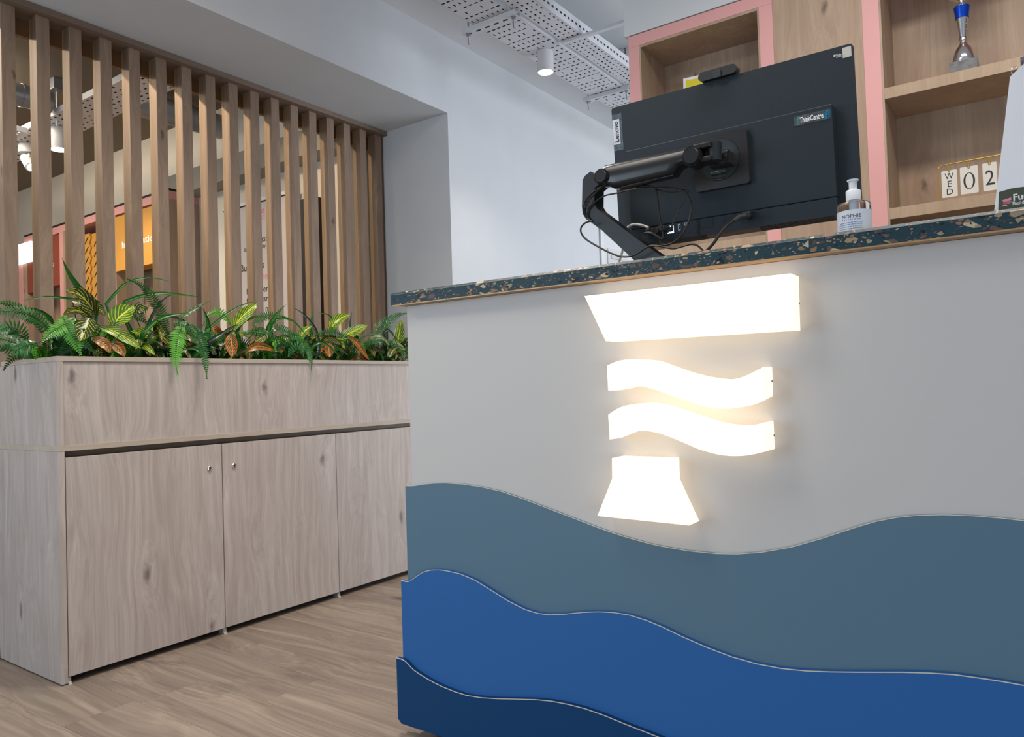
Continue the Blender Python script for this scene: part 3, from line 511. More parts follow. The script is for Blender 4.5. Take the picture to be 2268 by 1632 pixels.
# ------------------------------------------------------------------ lit sign on the desk front
sign = thing('illuminated_sign', 'glowing white column shaped sign of four pieces on the desk front', 'sign', (-.58, 1.36, .59))
def signpiece(name, pts, smooth=False):
    bm = bmesh.new(); n = len(pts)
    vs = [bm.verts.new((x, 1.3545, z)) for x, z in pts]; f = bm.faces.new(vs)
    r = bmesh.ops.extrude_face_region(bm, geom=[f]); ev = [e for e in r['geom'] if isinstance(e, bmesh.types.BMVert)]
    for v in ev: v.co.y = 1.4079
    bmesh.ops.recalc_face_normals(bm, faces=bm.faces)
    ed = [e for e in bm.edges if all(abs(v.co.y-1.3545) < 1e-5 for v in e.verts)]
    bmesh.ops.bevel(bm, geom=ed, offset=.0016, segments=3, affect='EDGES', profile=.5, clamp_overlap=True)
    bm.verts.index_update()
    mb = MB().add([v.co[:] for v in bm.verts], [[v.index for v in q.verts] for q in bm.faces]); bm.free()
    return part(mb, name, SIGN, sign)
def dense(pts, closed=True, k=3):
    out = []
    n = len(pts)
    for i in range(n):
        p0, p1, p2, p3 = (Vector(pts[(i+j-1) % n]) for j in range(4))
        for q in range(k):
            t = q/k
            out.append(tuple(.5*((2*p1)+(-p0+p2)*t+(2*p0-5*p1+4*p2-p3)*t*t+(-p0+3*p1-3*p2+p3)*t**3)))
    return out
def dense_open(pts, k=3):
    out = []
    for i in range(len(pts)-1):
        p0, p1, p2, p3 = (Vector(pts[min(max(i+j-1, 0), len(pts)-1)]) for j in range(4))
        for q in range(k):
            t = q/k
            out.append(tuple(.5*((2*p1)+(-p0+p2)*t+(2*p0-5*p1+4*p2-p3)*t*t+(-p0+3*p1-3*p2+p3)*t**3)))
    out.append(tuple(pts[-1])); return out
signpiece('sign_top_bar', LOGO_BAR)
signpiece('sign_wave', dense_open(LOGO_W1[:13])+dense_open(LOGO_W1[13:]))
signpiece('sign_wave', dense_open(LOGO_W2[:12])+dense_open(LOGO_W2[12:]))
signpiece('sign_base', LOGO_T)
for (x, z) in ((-.3545, 1.005), (-.4085, .866), (-.4085, .766)):
    sc_ = MB().lathe([(0, 0), (.0022, 0), (.0022, .0012), (0, .0012)], (0, 0, 0), 12)
    moved(sc_, lambda v, x=x, z=z: Vector((x+v.z, 1.398+v.x, z+v.y)))
    part(sc_, 'screw', mat('screw_steel', (.2, .18, .16), .4, metal=.8), sign)
for x in (-.655, -.648):
    part(MB().lathe([(0, 0), (.002, 0), (.002, .003), (0, .003)], (x, 1.385, .7192), 10), 'screw', CHROME, sign)

# ------------------------------------------------------------------ monitor (all-in-one, seen from behind)
mon = thing('desktop_monitor', 'charcoal desktop monitor seen from behind on a black arm above the counter', 'monitor', (-.8724, 1.70, 1.5743), rot=(math.radians(3.916), 0, 0))
def mbox(u0, u1, v0, v1, t0, t1, c=.0, mi=0, mb=None): return (mb or MB()).box(u0, u1, -t1, -t0, -v1, -v0, mi, c)
def rrect(u0, u1, v0, v1, r, k=5):
    P = []
    for cx, cz, a in ((u1-r, -v0-r, 0), (u0+r, -v0-r, 90), (u0+r, -v1+r, 180), (u1-r, -v1+r, 270)):
        for q in range(k+1):
            t = math.radians(a+90*q/k); P.append((cx+r*math.cos(t), cz+r*math.sin(t)))
    return P
def rplate(u0, u1, v0, v1, r, t0, t1): return MB().prism(rrect(u0, u1, v0, v1, r), -t1, -t0, 'Y')
lpart(rplate(0, .5718, 0, .358, .006, -.010, 0), 'rear_shell', MON, mon)
lpart(rplate(.0005, .5713, .0005, .3575, .006, -.016, -.0102), 'display_bezel', MONL, mon)
lpart(mbox(.006, .5658, .006, .35, -.0168, -.0161), 'screen', mat('dark_screen', (.01, .01, .012), .15), mon)
hs = lpart(mbox(.0465, .530, .1235, .3195, .0, .030, .002), 'housing', MON, mon)
hl = lpart(MB().prism([(.0005, -.3205), (-.030, -.3205), (-.030, -.3585), (-.004, -.366), (.0005, -.366)], .0465, .530, 'X'), 'port_housing', MON, mon)
lpart(MB().prism([(-.0300, -.3587), (-.0293, -.3580), (-.0045, -.3655), (-.0052, -.3664)], .078, .530, 'X'), 'vent_strip', mat('brown_black_vent', (.055, .046, .036), .45), mon)
# vent grille along the lower slope
vb = MB()
for k in range(96):
    u = .082+k*.0046
    if .235 < u < .36 and not (k % 1): 
        vb.box(u, u+.0016, -.0308, -.0296, -.3612, -.3592); continue
    vb.prism([(-.0296, -.3600), (-.0290, -.3583), (-.0062, -.3652), (-.0066, -.3669)], u, u+.0024, 'X')
lpart(vb, 'vent_slots', DARK, mon)
lpart(MB().prism([(-.0301, -.3585), (-.0305, -.3578), (-.0045, -.3656), (-.0045, -.3663)], .236, .362, 'X'), 'rating_label', mat('rating_label_print', (.06, .052, .045), .5), mon)
lpart(mbox(.219, .2245, .3205, .357, .030, .0306), 'cover_seam', DARK, mon)
def frame_line(u0, u1, v0, v1, t, wd=.0008):
    m_ = MB()
    for a in ((u0, u1, v0, v0+wd), (u0, u1, v1-wd, v1), (u0, u0+wd, v0, v1), (u1-wd, u1, v0, v1)): mbox(*a, t, t+.0003, mb=m_)
    return m_
lpart(frame_line(.226, .258, .3200, .3435, .030), 'access_cover_outline', DARK, mon)
lpart(mbox(.2846, .2866, .3290, .3345, .030, .0304), 'security_slot', DARK, mon)
pk = lpart(frame_line(.3235, .3540, .3195, .3430, .030, .0012), 'power_inlet', DARK, mon)
plg = MB().box(.3330, .3520, -.052, -.030, -.3385, -.3225, c=.003)
lpart(plg, 'power_plug', BLK, mon)
lpart(MB().box(.142, .1602, -.0306, -.0298, -.3430, -.3250), 'network_socket', CHROME, mon)
lpart(MB().box(.1445, .1580, -.0309, -.0304, -.3390, -.3275), 'socket_opening', DARK, mon)
for u0, v0, v1 in ((.1712, .324, .3395), (.1880, .3233, .3300)):
    pt = lpart(MB().box(u0, u0+.0060, -.0306, -.0298, -v1, -v0), 'video_port', mat('port_steel', (.25, .28, .30), .35, metal=.8), mon)
    lpart(MB().box(u0+.0014, u0+.0046, -.0309, -.0305, -v1+.002, -v0-.002), 'port_opening', DARK, mon)
lpart(MB().box(.0790, .0960, -.0306, -.0298, -.3440, -.3320), 'serial_port', mat('dark_port', (.03, .03, .03), .4), mon)
cn = MB().box(.0940, .1270, -.050, -.0308, -.3395, -.3265, c=.0015)
lpart(cn, 'video_plug', mat('dark_olive_plug', (.035, .032, .022), .5), mon)
for k in range(7): lpart(MB().box(.1020+k*.0034, .1032+k*.0034, -.0504, -.0312, -.3400, -.3260), 'grip_rib', DARK, mon)
lpart(MB().box(.1285, .1440, -.050, -.0308, -.3365, -.3225, c=.002), 'network_plug', BLK, mon)
# stickers and lettering
lb = lpart(mbox(.0005, .0268, .0175, .1095, 0, .0003), 'film_sticker', mat('grey_film', (.09, .115, .13), .2, var=.4, vscale=80), mon)
lpart(mbox(.0008, .0198, .0312, .0935, .0003, .0006), 'name_sticker', mat('white_sticker', (.62, .64, .66), .4), mon)
tx = text_mb('Lenovo', .0178, ext=.0002, bold=.0003)
wdt = max(v[0] for v in tx.v)
moved(tx, lambda v: Vector((.0165-v.z, -.0008+v.y, -(.0625+wdt/2)+v.x)))
lpart(tx, 'printed_text', INK, mon)
lpart(mbox(.4525, .5268, .1335, .1540, .030, .0304), 'model_sticker', mat('film_sticker_grey', (.075, .08, .085), .15, var=.3, vscale=120), mon)
lpart(mbox(.5130, .5262, .1340, .1535, .0304, .0307), 'hologram_strip', mat('hologram_blue', (.02, .12, .20), .2, var=.8, vscale=400), mon)
lpart(mbox(.4585, .4640, .1340, .1535, .0304, .0306), 'hologram_strip', mat('hologram_green', (.06, .17, .15), .2, var=.6, vscale=300), mon)
tx = text_mb('ThinkCentre', .0165, ext=.0002, sx=.66, bold=.0004)
wdt = max(v[0] for v in tx.v)
moved(tx, lambda v: Vector((.4640+v.x*(.0485/wdt), -.0309+v.y, -.1495+v.z)))
lpart(tx, 'printed_text', WINK, mon)
tx = text_mb('Dolby', .0058, ext=.0001); moved(tx, lambda v: Vector((.5382+v.x*.8, -.0003+v.y, -.0190+v.z))); lpart(tx, 'printed_text', WINK, mon)
tx = text_mb('ATMOS', .0036, ext=.0001); moved(tx, lambda v: Vector((.5385+v.x*.95, -.0003+v.y, -.0226+v.z))); lpart(tx, 'printed_text', WINK, mon)
lpart(MB().box(.5345, .5373, -.0004, 0, -.0188, -.0150).box(.5335, .5341, -.0004, 0, -.0188, -.0150), 'printed_mark', WINK, mon)
lpart(mbox(.5514, .5688, .0052, .0268, 0, .0004), 'square_sticker', mat('silver_beige_sticker', (.50, .47, .42), .3, var=.15, vscale=60), mon)
# pop-up camera bar
cbp = []
for cx, a in ((.3185, -90), (.2475, 90)):
    for q in range(9):
        t = math.radians(a+180*q/8); cbp.append((cx+.0105*math.cos(t), .0115+.0105*math.sin(t)))
cb = lpart(MB().prism(cbp, -.013, .012, 'Y'), 'camera_bar', BLK, mon)
lpart(MB().box(.2742, .2925, -.0180, -.0128, -.001, .0155, c=.0008), 'privacy_slider', MONL, mon)
lpart(frame_line(.2622, .3052, -.0012, .0135, 0, .0007), 'camera_outline', DARK, mon)
for u in (.254, .314): lpart(MB().lathe([(0, 0), (.003, 0), (.003, .0006), (0, .0006)], (u, 0.0, .0004), 12), 'foot_dot', DARK, mon)

# ------------------------------------------------------------------ monitor arm
arm = thing('monitor_arm', 'glossy black jointed arm carrying the monitor from the counter', 'monitor arm', (-.70, 1.60, 1.121))
lp = MB().prism(ARM_LOW[::-1], 1.575, 1.622, 'Y')
part(lp, 'lower_arm', ARMM, arm)
pb = rrect(-.745, -.655, -1.135, -1.121, .004)
part(MB().box(-.765, -.655, 1.555, 1.645, 1.1212, 1.150, c=.004), 'base_clamp', ARMM, arm)
# upper arm: rounded casing along a sloping axis
ax0, ax1 = Vector((-.836, 1.585, 1.3605)), Vector((-.605, 1.585, 1.3625))
ua = MB(); nseg = 22; nr = 20; vs_ = []
for i in range(nseg+1):
    t = i/nseg; c_ = ax0.lerp(ax1, t)
    hu = .030-.003*t; hd = .032-.003*t
    if t > .80: hd = .010+.004*math.cos(min(1, (t-.80)/.06)*math.pi/2)
    if t < .10: hd = .016+.011*(t/.10)
    if i in (0, nseg): hu *= .75; hd *= .75
    for k in range(nr):
        a = 2*math.pi*k/nr; ca, sa = math.cos(a), math.sin(a)
        yy = -.026*math.copysign(abs(ca)**.6, ca); zz = math.copysign(abs(sa)**.55, sa)*(hu if sa > 0 else hd)
        vs_.append((c_.x, c_.y+yy, c_.z+zz))
fs_ = [(i*nr+k, i*nr+(k+1) % nr, (i+1)*nr+(k+1) % nr, (i+1)*nr+k) for i in range(nseg) for k in range(nr)]
ua.add(vs_, fs_, 0, True).add(vs_[:nr], [list(range(nr))]).add(vs_[-nr:], [list(range(nr))])
part(ua, 'upper_arm', GLOSS, arm)
for (x, z, r) in ((-.8315, 1.3605, .0182), (-.608, 1.3625, .0212)):
    jc = MB().lathe([(0, .034), (r*.80, .034), (r*.86, .0325), (r*.90, .030), (r*1.0, .031), (r*1.04, .027), (r*1.04, -.010), (0, -.010)], (x, 1.585, z), 32, axis='Y')
    part(jc, 'joint_cap', GLOSS, arm)
part(MB().box(-.606, -.566, 1.562, 1.606, 1.3770, 1.3895, c=.003), 'elbow_fork', GLOSS, arm)
part(MB().box(-.606, -.566, 1.562, 1.606, 1.3485, 1.3590, c=.003), 'elbow_fork', GLOSS, arm)
part(MB().lathe([(0, -.02), (.0155, -.02), (.0155, .02), (0, .02)], (-.566, 1.585, 1.3690), 28), 'elbow_pivot', ARMM, arm)
part(MB().box(-.606, -.594, 1.564, 1.604, 1.350, 1.388, c=.002), 'elbow_web', GLOSS, arm)
part(MB().lathe([(0, -.022), (.014, -.022), (.0148, -.018), (.0148, .018), (.014, .022), (0, .022)], (-.5655, 1.612, 1.3640), 24, axis='X'), 'tilt_barrel', GLOSS, arm)
part(MB().box(-.592, -.543, 1.612, 1.648, 1.3480, 1.3780, c=.002), 'tilt_head', BLK, arm)
vp = lpart(rplate(.2262, .3525, .1365, .2595, .006, .030, .045), 'mounting_plate', mat('satin_plate_black', (.020, .018, .018), .28), mon)
rg = MB().lathe([(.0, .0452), (.030, .0452), (.0440, .0472), (.0468, .0470), (.0470, .0450), (.0480, .0450)], (.2869, 0, -.1947), 48, axis='Y')
lpart(rg, 'round_swivel_plate', mat('swivel_plate_black', (.016, .022, .023), .3), mon)
lpart(MB().lathe([(.0474, .0451), (.0484, .0453), (.0490, .0451)], (.2869, 0, -.1947), 48, axis='Y'), 'swivel_groove', DARK, mon)
lpart(mbox(.2670, .3015, .2222, .2290, .046, .054, .001), 'release_tab', MONL, mon)
lpart(mbox(.2680, .3005, .2290, .2375, .046, .050, .001), 'release_tab_base', BLK, mon)

# ------------------------------------------------------------------ cables
def cable(name, pts, r, m, label, cat='cable', group=None):
    mb = MB(); P = dense_open([tuple(p) for p in pts], 5)
    mb.tube(P, r, 8)
    o = part(mb, name, m, None); tag(o, label, cat, group); return o
cable('data_cable', C1, .0021, CABLE, 'black cable looping outermost round the arm elbow, from under the upper arm')
cable('data_cable', C2, .0019, CABLE, 'short black cable hugging the arm elbow between two longer loops')
cable('data_cable', C3, .0019, CABLE, 'black cable running from behind the monitor round the inside of the arm elbow')
cable('data_cable', C4, .0022, CABLE, 'black cable hanging below the lower arm and trailing along the counter edge')
cable('data_cable', C5, .0024, CABLE, 'black cable dropping nearly straight down the monitor back to the sockets')
cable('data_cable', C6, .0026, CABLE, 'thick black cable in a wide round loop over the monitor back')
cable('data_cable', C7, .0019, CABLE, 'thin black cable crossing the round loop diagonally down to the network socket')
wc = cable('video_cable', WHITE_C, .0032, CABW, 'pale braided cable curving behind the lower arm from the monitor plug')
POWER_P = [(-0.5222, 1.652, 1.2333), (-0.5376, 1.648, 1.232), (-0.548, 1.642, 1.2251), (-0.5626, 1.634, 1.2139), (-0.5752, 1.624, 1.196), (-0.5882, 1.615, 1.1753), (-0.603, 1.607, 1.158), (-0.6071, 1.6, 1.147)]
pw = cable('power_cable', POWER_P[1:], .0034, CABLE, 'thick black power cable from the monitor socket down to the counter')
bt = MB().tube(POWER_P[:3], .006, 10, rr=[.0080, .0068, .0046])
part(bt, 'strain_relief', BLK, pw)

# ------------------------------------------------------------------ sanitiser bottle
sb = thing('sanitiser_bottle', 'clear pump bottle of hand sanitiser with white label on the counter', 'bottle', (-.2695, 1.47, 1.121))
lpart(MB().lathe([(0, .0005), (.0275, .0005), (.0288, .003), (.0288, .0600), (.0270, .0640), (.0180, .0670), (.0115, .0680), (.0110, .0690)], n=40), 'bottle_body', CLEAR, sb)
lpart(MB().lathe([(.02905, .005), (.02905, .0480)], n=48), 'label', mat('white_label', (.66, .68, .74), .35), sb)
lpart(MB().lathe([(0, .0690), (.0128, .0690), (.0128, .0860), (.0118, .0880), (.0075, .0890), (.0068, .0900)], n=28), 'pump_collar', PLAST, sb)
lpart(MB().lathe([(.0070, .0885), (.0070, .1030), (.0096, .1050), (.0098, .1075), (.0, .1080)], n=28), 'pump_head', PLAST, sb)
lpart(MB().lathe([(.0055, .068), (.0055, .040), (.0030, .038), (.0030, .004)], n=16), 'dip_tube', PLAST, sb)
def wrap(mb, u0, z0, R=.0292, a0=-math.pi/2-.18):
    return moved(mb, lambda v: Vector(((R-v.y)*math.cos(a0+(u0+v.x)/R), (R-v.y)*math.sin(a0+(u0+v.x)/R), z0+v.z)))
tx = text_mb('NOPHIE', .0092, ext=.0001, sx=1.0); wd = max(v[0] for v in tx.v); moved(tx, lambda v: Vector((v.x*.034/wd, v.y, v.z)))
lpart(wrap(tx, -.012, .0335), 'printed_text', INK, sb)
tx = text_mb('BARCELONA', .0030, ext=.0001, space=1.8); wd = max(v[0] for v in tx.v); moved(tx, lambda v: Vector((v.x*.033/wd, v.y, v.z)))
lpart(wrap(tx, -.0115, .0295), 'printed_text', INK, sb)
ln = MB(); rr_ = random.Random(2)
for r_ in range(5):
    x = -.020 if r_ else -.017
    while x < (.024 if r_ < 4 else .004):
        w_ = rr_.uniform(.0018, .0045)
        q = MB().box(0, w_, -.0001, .0, 0, .0011 if r_ > 1 else .0014)
        wrap(q, x, .0245-r_*.0036); ln.add(q.v, q.f, 0 if r_ < 2 else 1); x += w_+.0009
lpart(ln, 'small_print', [mat('blue_small_print', (.16, .26, .5), .5), mat('grey_small_print', (.2, .2, .24), .5)], sb)

# ------------------------------------------------------------------ flip display on the counter
fd = thing('flip_display', 'white flip display with olive printed foot at the right end of the counter', 'display', (.08, 1.45, 1.121))
for k in range(6):
    o_ = .0012*k
    part(MB().prism([(-.0565+o_, 1.1215), (.20, 1.1215), (.20, 1.363), (-.0055, 1.363), (-.0248+o_*.6, 1.3465)][::-1], 1.450+.0022*k, 1.4512+.0022*k, 'Y'), 'page', PAPER, fd)
part(MB().prism([(-.0500, 1.1215), (.20, 1.1215), (.20, 1.1650), (.0, 1.1650), (-.030, 1.1655), (-.0470, 1.1625)][::-1], 1.4492, 1.4498, 'Y'), 'printed_band', OLIVE, fd)
part(MB().box(-.010, .20, 1.440, 1.470, 1.3635, 1.3715, c=.001), 'top_clip', mat('grey_clip', (.16, .16, .19), .4), fd)
ring = MB().tube([(-.0185+.0045*math.cos(a), 1.452, 1.3560+.0062*math.sin(a)) for a in [k*math.pi/8 for k in range(17)]], .0006, 6)
part(ring, 'wire_ring', CHROME, fd)
def mini_logo(x, z, s, y, m, parent):
    mb = MB()
    mb.prism([(x, z+s*.78), (x+s*.08, z+s*.60), (x+s, z+s*.66), (x+s, z+s)][::-1], y-.0003, y, 'Y')
    for k in (0, 1):
        zz = z+s*(.46-.18*k); q = [(x+s*t, zz+s*.05*math.sin(t*6.28)) for t in [i/8 for i in range(1, 9)]]
        mb.prism(([(a, b+s*.09) for a, b in q][::-1]+q), y-.0003, y, 'Y')
    mb.prism([(x+s*.12, z+s*.20), (x+s*.42, z+s*.21), (x+s*.58, z-s*.02), (x-s*.03, z-s*.02)][::-1], y-.0003, y, 'Y')
    return part(mb, 'printed_emblem', m, parent)
mini_logo(-.0435, 1.1385, .0125, 1.4490, PINKP, fd)
tx = text_mb('Furness', .0145, ext=.0001, bold=.0003); moved(tx, lambda v: Vector((-.0290+v.x, 1.4489+v.y, 1.1455+v.z))); part(tx, 'printed_text', WINK, fd)
tx = text_mb('Building Society', .0082, ext=.0001); moved(tx, lambda v: Vector((-.0300+v.x, 1.4489+v.y, 1.1380+v.z))); part(tx, 'printed_text', WINK, fd)

# ------------------------------------------------------------------ shelving wall behind the desk
YS = 2.60; YB = 2.838; XE = 1.7
su = thing('shelving_unit', 'tall oak shelving wall with pink edge boards behind the desk', 'shelving', (.2, 2.72, 0))
for x0, x1 in ((-1.252, -1.2082), (-.7537, -.7080), (-.4280, -.3795)):
    part(MB().box(x0, x1, YS, YB, 0, 2.1593, c=.0005), 'pink_upright', PINK, su)
part(MB().box(-1.252, -.7080, YS, YB, 2.1595, 2.203, c=.0005), 'pink_top_rail', PINK, su)
part(MB().box(-.3795, XE, YS, YB, 2.1595, 2.203, c=.0005), 'pink_top_rail', PINK, su)
part(MB().box(-.7078, -.4282, YS+.002, YS+.020, 0, 2.203), 'oak_panel', SHELF, su)
part(MB().box(-1.2080, -.7539, YB-.012, YB-.001, 0, 2.1593), 'back_panel', SHELF, su)
part(MB().box(-.3793, XE, YB-.012, YB-.001, 0, 2.1593), 'back_panel', SHELF, su)
part(MB().box(-1.2080, -1.2020, YS+.0006, YB-.013, 0, 2.159), 'side_lining', SHELF, su)
part(MB().box(-.7598, -.7539, YS+.0006, YB-.013, 0, 2.159), 'side_lining', SHELF, su)
part(MB().box(-.3793, -.3735, YS+.0006, YB-.013, 0, 2.159), 'side_lining', SHELF, su)
part(MB().box(-1.2018, -.7600, YS+.0006, YB-.013, 2.150, 2.159), 'top_lining', SHELF, su)
for z1 in (1.7745, 1.3678, .97, .55, .12):
    part(MB().box(-1.2018, -.7600, YS, YB-.013, z1-.0345, z1, c=.0004), 'shelf_board', SHELFX, su)
for z1 in (1.7760, 1.3945, .97, .55, .12):
    part(MB().box(-.3733, XE, YS, YB-.013, z1-.0345, z1, c=.0004), 'shelf_board', SHELFX, su)
part(MB().box(.75, .79, YS+.0005, YB-.013, .12, 2.159), 'inner_upright', SHELF, su)

# trophy
tr = thing('trophy', 'silver trophy cup with a blue collar on a grey base, upper shelf', 'trophy', (-.1605, 2.68, 1.7762))
lpart(MB().box(-.037, .037, -.037, .037, 0, .046, c=.001), 'stone_base', STONE, tr)
lpart(MB().lathe([(.031, .046), (.0325, .052), (.030, .068), (.024, .088), (.014, .102), (.0095, .110), (.0095, .116), (.0125, .118), (.0120, .124), (.0085, .127)], n=36), 'bell_foot', CHROME, tr)
lpart(MB().lathe([(.0095, .127), (.0120, .150), (.0165, .185), (.0182, .196)], n=36), 'stem', CHROME, tr)
lpart(MB().lathe([(.0180, .186), (.0198, .204), (.0222, .222), (.0208, .2225)], n=36), 'blue_collar', BLUEC, tr)
lpart(MB().lathe([(.0208, .2225), (.0190, .226), (.0110, .231), (.0075, .236), (.0075, .240), (.018, .246), (.040, .262), (.056, .295), (.060, .335), (.058, .336), (.05, .30), (0, .26)], n=36), 'cup_bowl', CHROME, tr)
for k in range(3): lpart(MB().lathe([(0, 0), (.0028, 0), (.0028, .002), (0, .002)], (.0125+.002*k*-.6, -.0125+.0009*k, .180-.017*k), 10), 'stud', CHROME, tr)

# day calendar
cl = thing('wire_calendar', 'gold wire desk calendar with hanging cards reading WED 02 on the lower shelf', 'calendar', (-.14, 2.64, 1.3947))
wr = [(-.2415, 1.3955), (-.2412, 1.45), (-.2400, 1.4985), (-.2375, 1.5068), (-.2300, 1.5105), (-.15, 1.5120), (-.02, 1.5140), (.0, 1.5105), (.0055, 1.50), (.0060, 1.3955)]
part(MB().tube([(x, 2.64, z) for x, z in wr], .0017, 8), 'wire_frame', GOLD, cl)
part(MB().box(-.2435, .0080, 2.625, 2.655, 1.3948, 1.3975), 'wire_foot', GOLD, cl)
cards = [(-.2312, -.1900, 1.4085, 1.4905), (-.1820, -.1358, 1.4102, 1.4925), (-.1240, -.0884, 1.4098, 1.4935), (-.068, -.030, 1.4098, 1.4935)]
for i, (x0, x1, z0, z1) in enumerate(cards):
    P_ = [(a, b) for a, b in rrect(x0, x1, -z1, -z0, .003)]
    cd_ = part(MB().prism(P_, 2.6330, 2.6342, 'Y'), 'card', mat('ivory_card', (.66, .63, .57), .5), cl)
    xm = (x0+x1)/2
    part(MB().tube([(xm+.0035*math.cos(a), 2.6335+.006*math.sin(a)*.4, 1.4995+.0125*math.sin(a)) for a in [k*math.pi/6 for k in range(13)]], .0010, 6), 'wire_ring', GOLD, cl)
    if i == 0:
        for j, ch in enumerate('WED'):
            tx = text_mb(ch, .027, ext=.0002, align='CENTER', sx=1.0); moved(tx, lambda v, j=j: Vector((xm+v.x*(.85 if j == 0 else 1), 2.6327+v.y, 1.4640-j*.0240+v.z))); part(tx, 'printed_letter', INK, cl)
    if i == 1:
        mb = MB(); n = 40; vs_ = []
        for k in range(n):
            a = 2*math.pi*k/n; c_, s_2 = math.cos(a), math.sin(a)
            vs_ += [(xm+.0150*c_, 2.6325, 1.4490+.0250*s_2), (xm+.0098*c_, 2.6325, 1.4490+.0236*s_2), (xm+.0150*c_, 2.6330, 1.4490+.0250*s_2), (xm+.0098*c_, 2.6330, 1.4490+.0236*s_2)]
        fs_ = []
        for k in range(n):
            a, b = 4*k, 4*((k+1) % n); fs_ += [(a, b, b+1, a+1), (a, a+2, b+2, b), (a+1, b+1, b+3, a+3), (a+2, a+3, b+3, b+2)]
        mb.add(vs_, fs_); part(mb, 'printed_digit', INK, cl)
    if i == 2:
        tx = text_mb('2', .064, ext=.0002, align='CENTER', sx=.80); moved(tx, lambda v: Vector((xm+v.x, 2.6327+v.y, 1.4270+v.z))); part(tx, 'printed_digit', INK, cl)
# yellow card in the left compartment
yc = thing('yellow_leaflet', 'yellow leaflet with white border propped in the left shelf compartment behind the monitor', 'leaflet', (-.99, 2.72, 1.776))
part(MB().prism([(-1.088, 1.776), (-.900, 1.776), (-.900, 2.030), (-.995, 2.032), (-1.084, 2.0365)][::-1], 2.7205, 2.7225, 'Y'), 'card', PAPER, yc)
part(MB().prism([(-1.078, 1.786), (-.910, 1.786), (-.910, 2.018), (-.995, 2.0205), (-1.0745, 2.0255)][::-1], 2.7196, 2.7204, 'Y'), 'printed_panel', YEL, yc)

# ------------------------------------------------------------------ perforated cable trays, hangers and lamps
def tray(name, label, axis, a0, a1, c0, c1, z, pitch=.05, cols=6, lip=(.05, .015), pattern=0, group='perforated cable trays'):
    """axis = running direction; a = range along it, c = range across"""
    t = thing(name, label, 'cable tray', ((c0+c1)/2, (a0+a1)/2, z) if axis == 'Y' else ((a0+a1)/2, (c0+c1)/2, z), group)
    mb = MB(); n = int((a1-a0)/pitch); cw = (c1-c0)/cols
    def q(A0, A1, C0, C1):
        if A1-A0 < 1e-5 or C1-C0 < 1e-5: return
        v = [(C0, A0, z), (C1, A0, z), (C1, A1, z), (C0, A1, z)]
        if axis == 'X': v = [(p[1], p[0], p[2]) for p in v]
        mb.add(v, [(0, 1, 2, 3)])
    rg_ = random.Random(5)
    for i in range(n):
        A = a0+i*pitch
        for j in range(cols):
            C = c0+j*cw
            solid = rg_.random() < .07
            if pattern == 0: hl, hw = (.20, .60) if i % 2 == 0 else (.42, .24)
            else: hl, hw = (.34, .30)
            if pattern == 0 and i % 4 == 3 and j in (0, 2, 5): solid = True
            if solid: q(A, A+pitch, C, C+cw); continue
            h0, h1 = A+pitch*(.5-hl/2), A+pitch*(.5+hl/2); w0, w1 = C+cw*(.5-hw/2), C+cw*(.5+hw/2)
            q(A, h0, C, C+cw); q(h1, A+pitch, C, C+cw); q(h0, h1, C, w0); q(h0, h1, w1, C+cw)
    sh = part(mb, 'perforated_base', STEEL, t, fix=False)
    for side, h in ((c0, lip[0]), (c1, lip[1])):
        b = MB()
        if axis == 'Y': b.box(side-.0008, side+.0008, a0, a0+n*pitch, z, z+h)
        else: b.box(a0, a0+n*pitch, side-.0008, side+.0008, z, z+h)
        part(b, 'side_lip', STEEL, t)
        if h > .055:
            d_ = MB(); xo = side+.0012
            for i in range(n):
                A = a0+(i+.5)*pitch
                d_.box(xo-.0006, xo, A-.008, A+.008, z+h*.42, z+h*.58)
            part(d_, 'lip_slots', DARK, t)
    # unseen cables added in the tray so its holes read dark
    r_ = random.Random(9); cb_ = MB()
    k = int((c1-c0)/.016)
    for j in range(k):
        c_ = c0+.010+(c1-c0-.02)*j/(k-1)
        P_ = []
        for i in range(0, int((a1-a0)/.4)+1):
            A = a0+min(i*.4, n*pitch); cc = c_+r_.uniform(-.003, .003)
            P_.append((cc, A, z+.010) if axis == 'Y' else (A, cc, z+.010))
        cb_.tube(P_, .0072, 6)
    c_o = part(cb_, 'added_cables', CABLE, t); tag(c_o, kind='stuff')
    return t
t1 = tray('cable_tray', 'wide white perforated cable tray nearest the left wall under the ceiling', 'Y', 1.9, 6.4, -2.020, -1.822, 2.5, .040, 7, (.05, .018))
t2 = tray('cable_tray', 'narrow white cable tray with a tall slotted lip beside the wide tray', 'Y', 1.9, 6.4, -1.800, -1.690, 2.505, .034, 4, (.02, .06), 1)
def strut(y, x0, x1, z, label, rods=True):
    h = thing('tray_hanger', label, 'bracket', ((x0+x1)/2, y, z), 'threaded rod hangers under the cable trays')
    b = MB().box(x0, x1, y-.0205, y-.0185, z, z+.020).box(x0, x1, y+.0185, y+.0205, z, z+.020).box(x0, x1, y-.0205, y+.0205, z-.0015, z)
    part(b, 'channel_bar', STEEL, h)
    n = int((x1-x0)/.05); s_ = MB()
    for k in range(n):
        xc = x0+.03+k*.05; s_.prism([(xc+.014*math.cos(a)*(1), y+.0055*math.sin(a)) for a in [q*math.pi/6 for q in range(12)]], z-.0024, z-.0016, 'Z')
    part(s_, 'bar_slots', DARK, h)
    if rods:
        for x in (x0+.022, x1-.022):
            r_ = part(MB().tube([(x, y, z-.050), (x, y, ZC-.001)], .0042, 8), 'threaded_rod', mat('zinc_rod', (.35, .35, .36), .35, metal=.7), h)
            part(MB().lathe([(0, -.012), (.009, -.012), (.009, -.0035), (.013, -.003), (.013, -.0018), (0, -.0018)], (x, y, z), 6, smooth=False), 'nut', GALV, h)
    return h
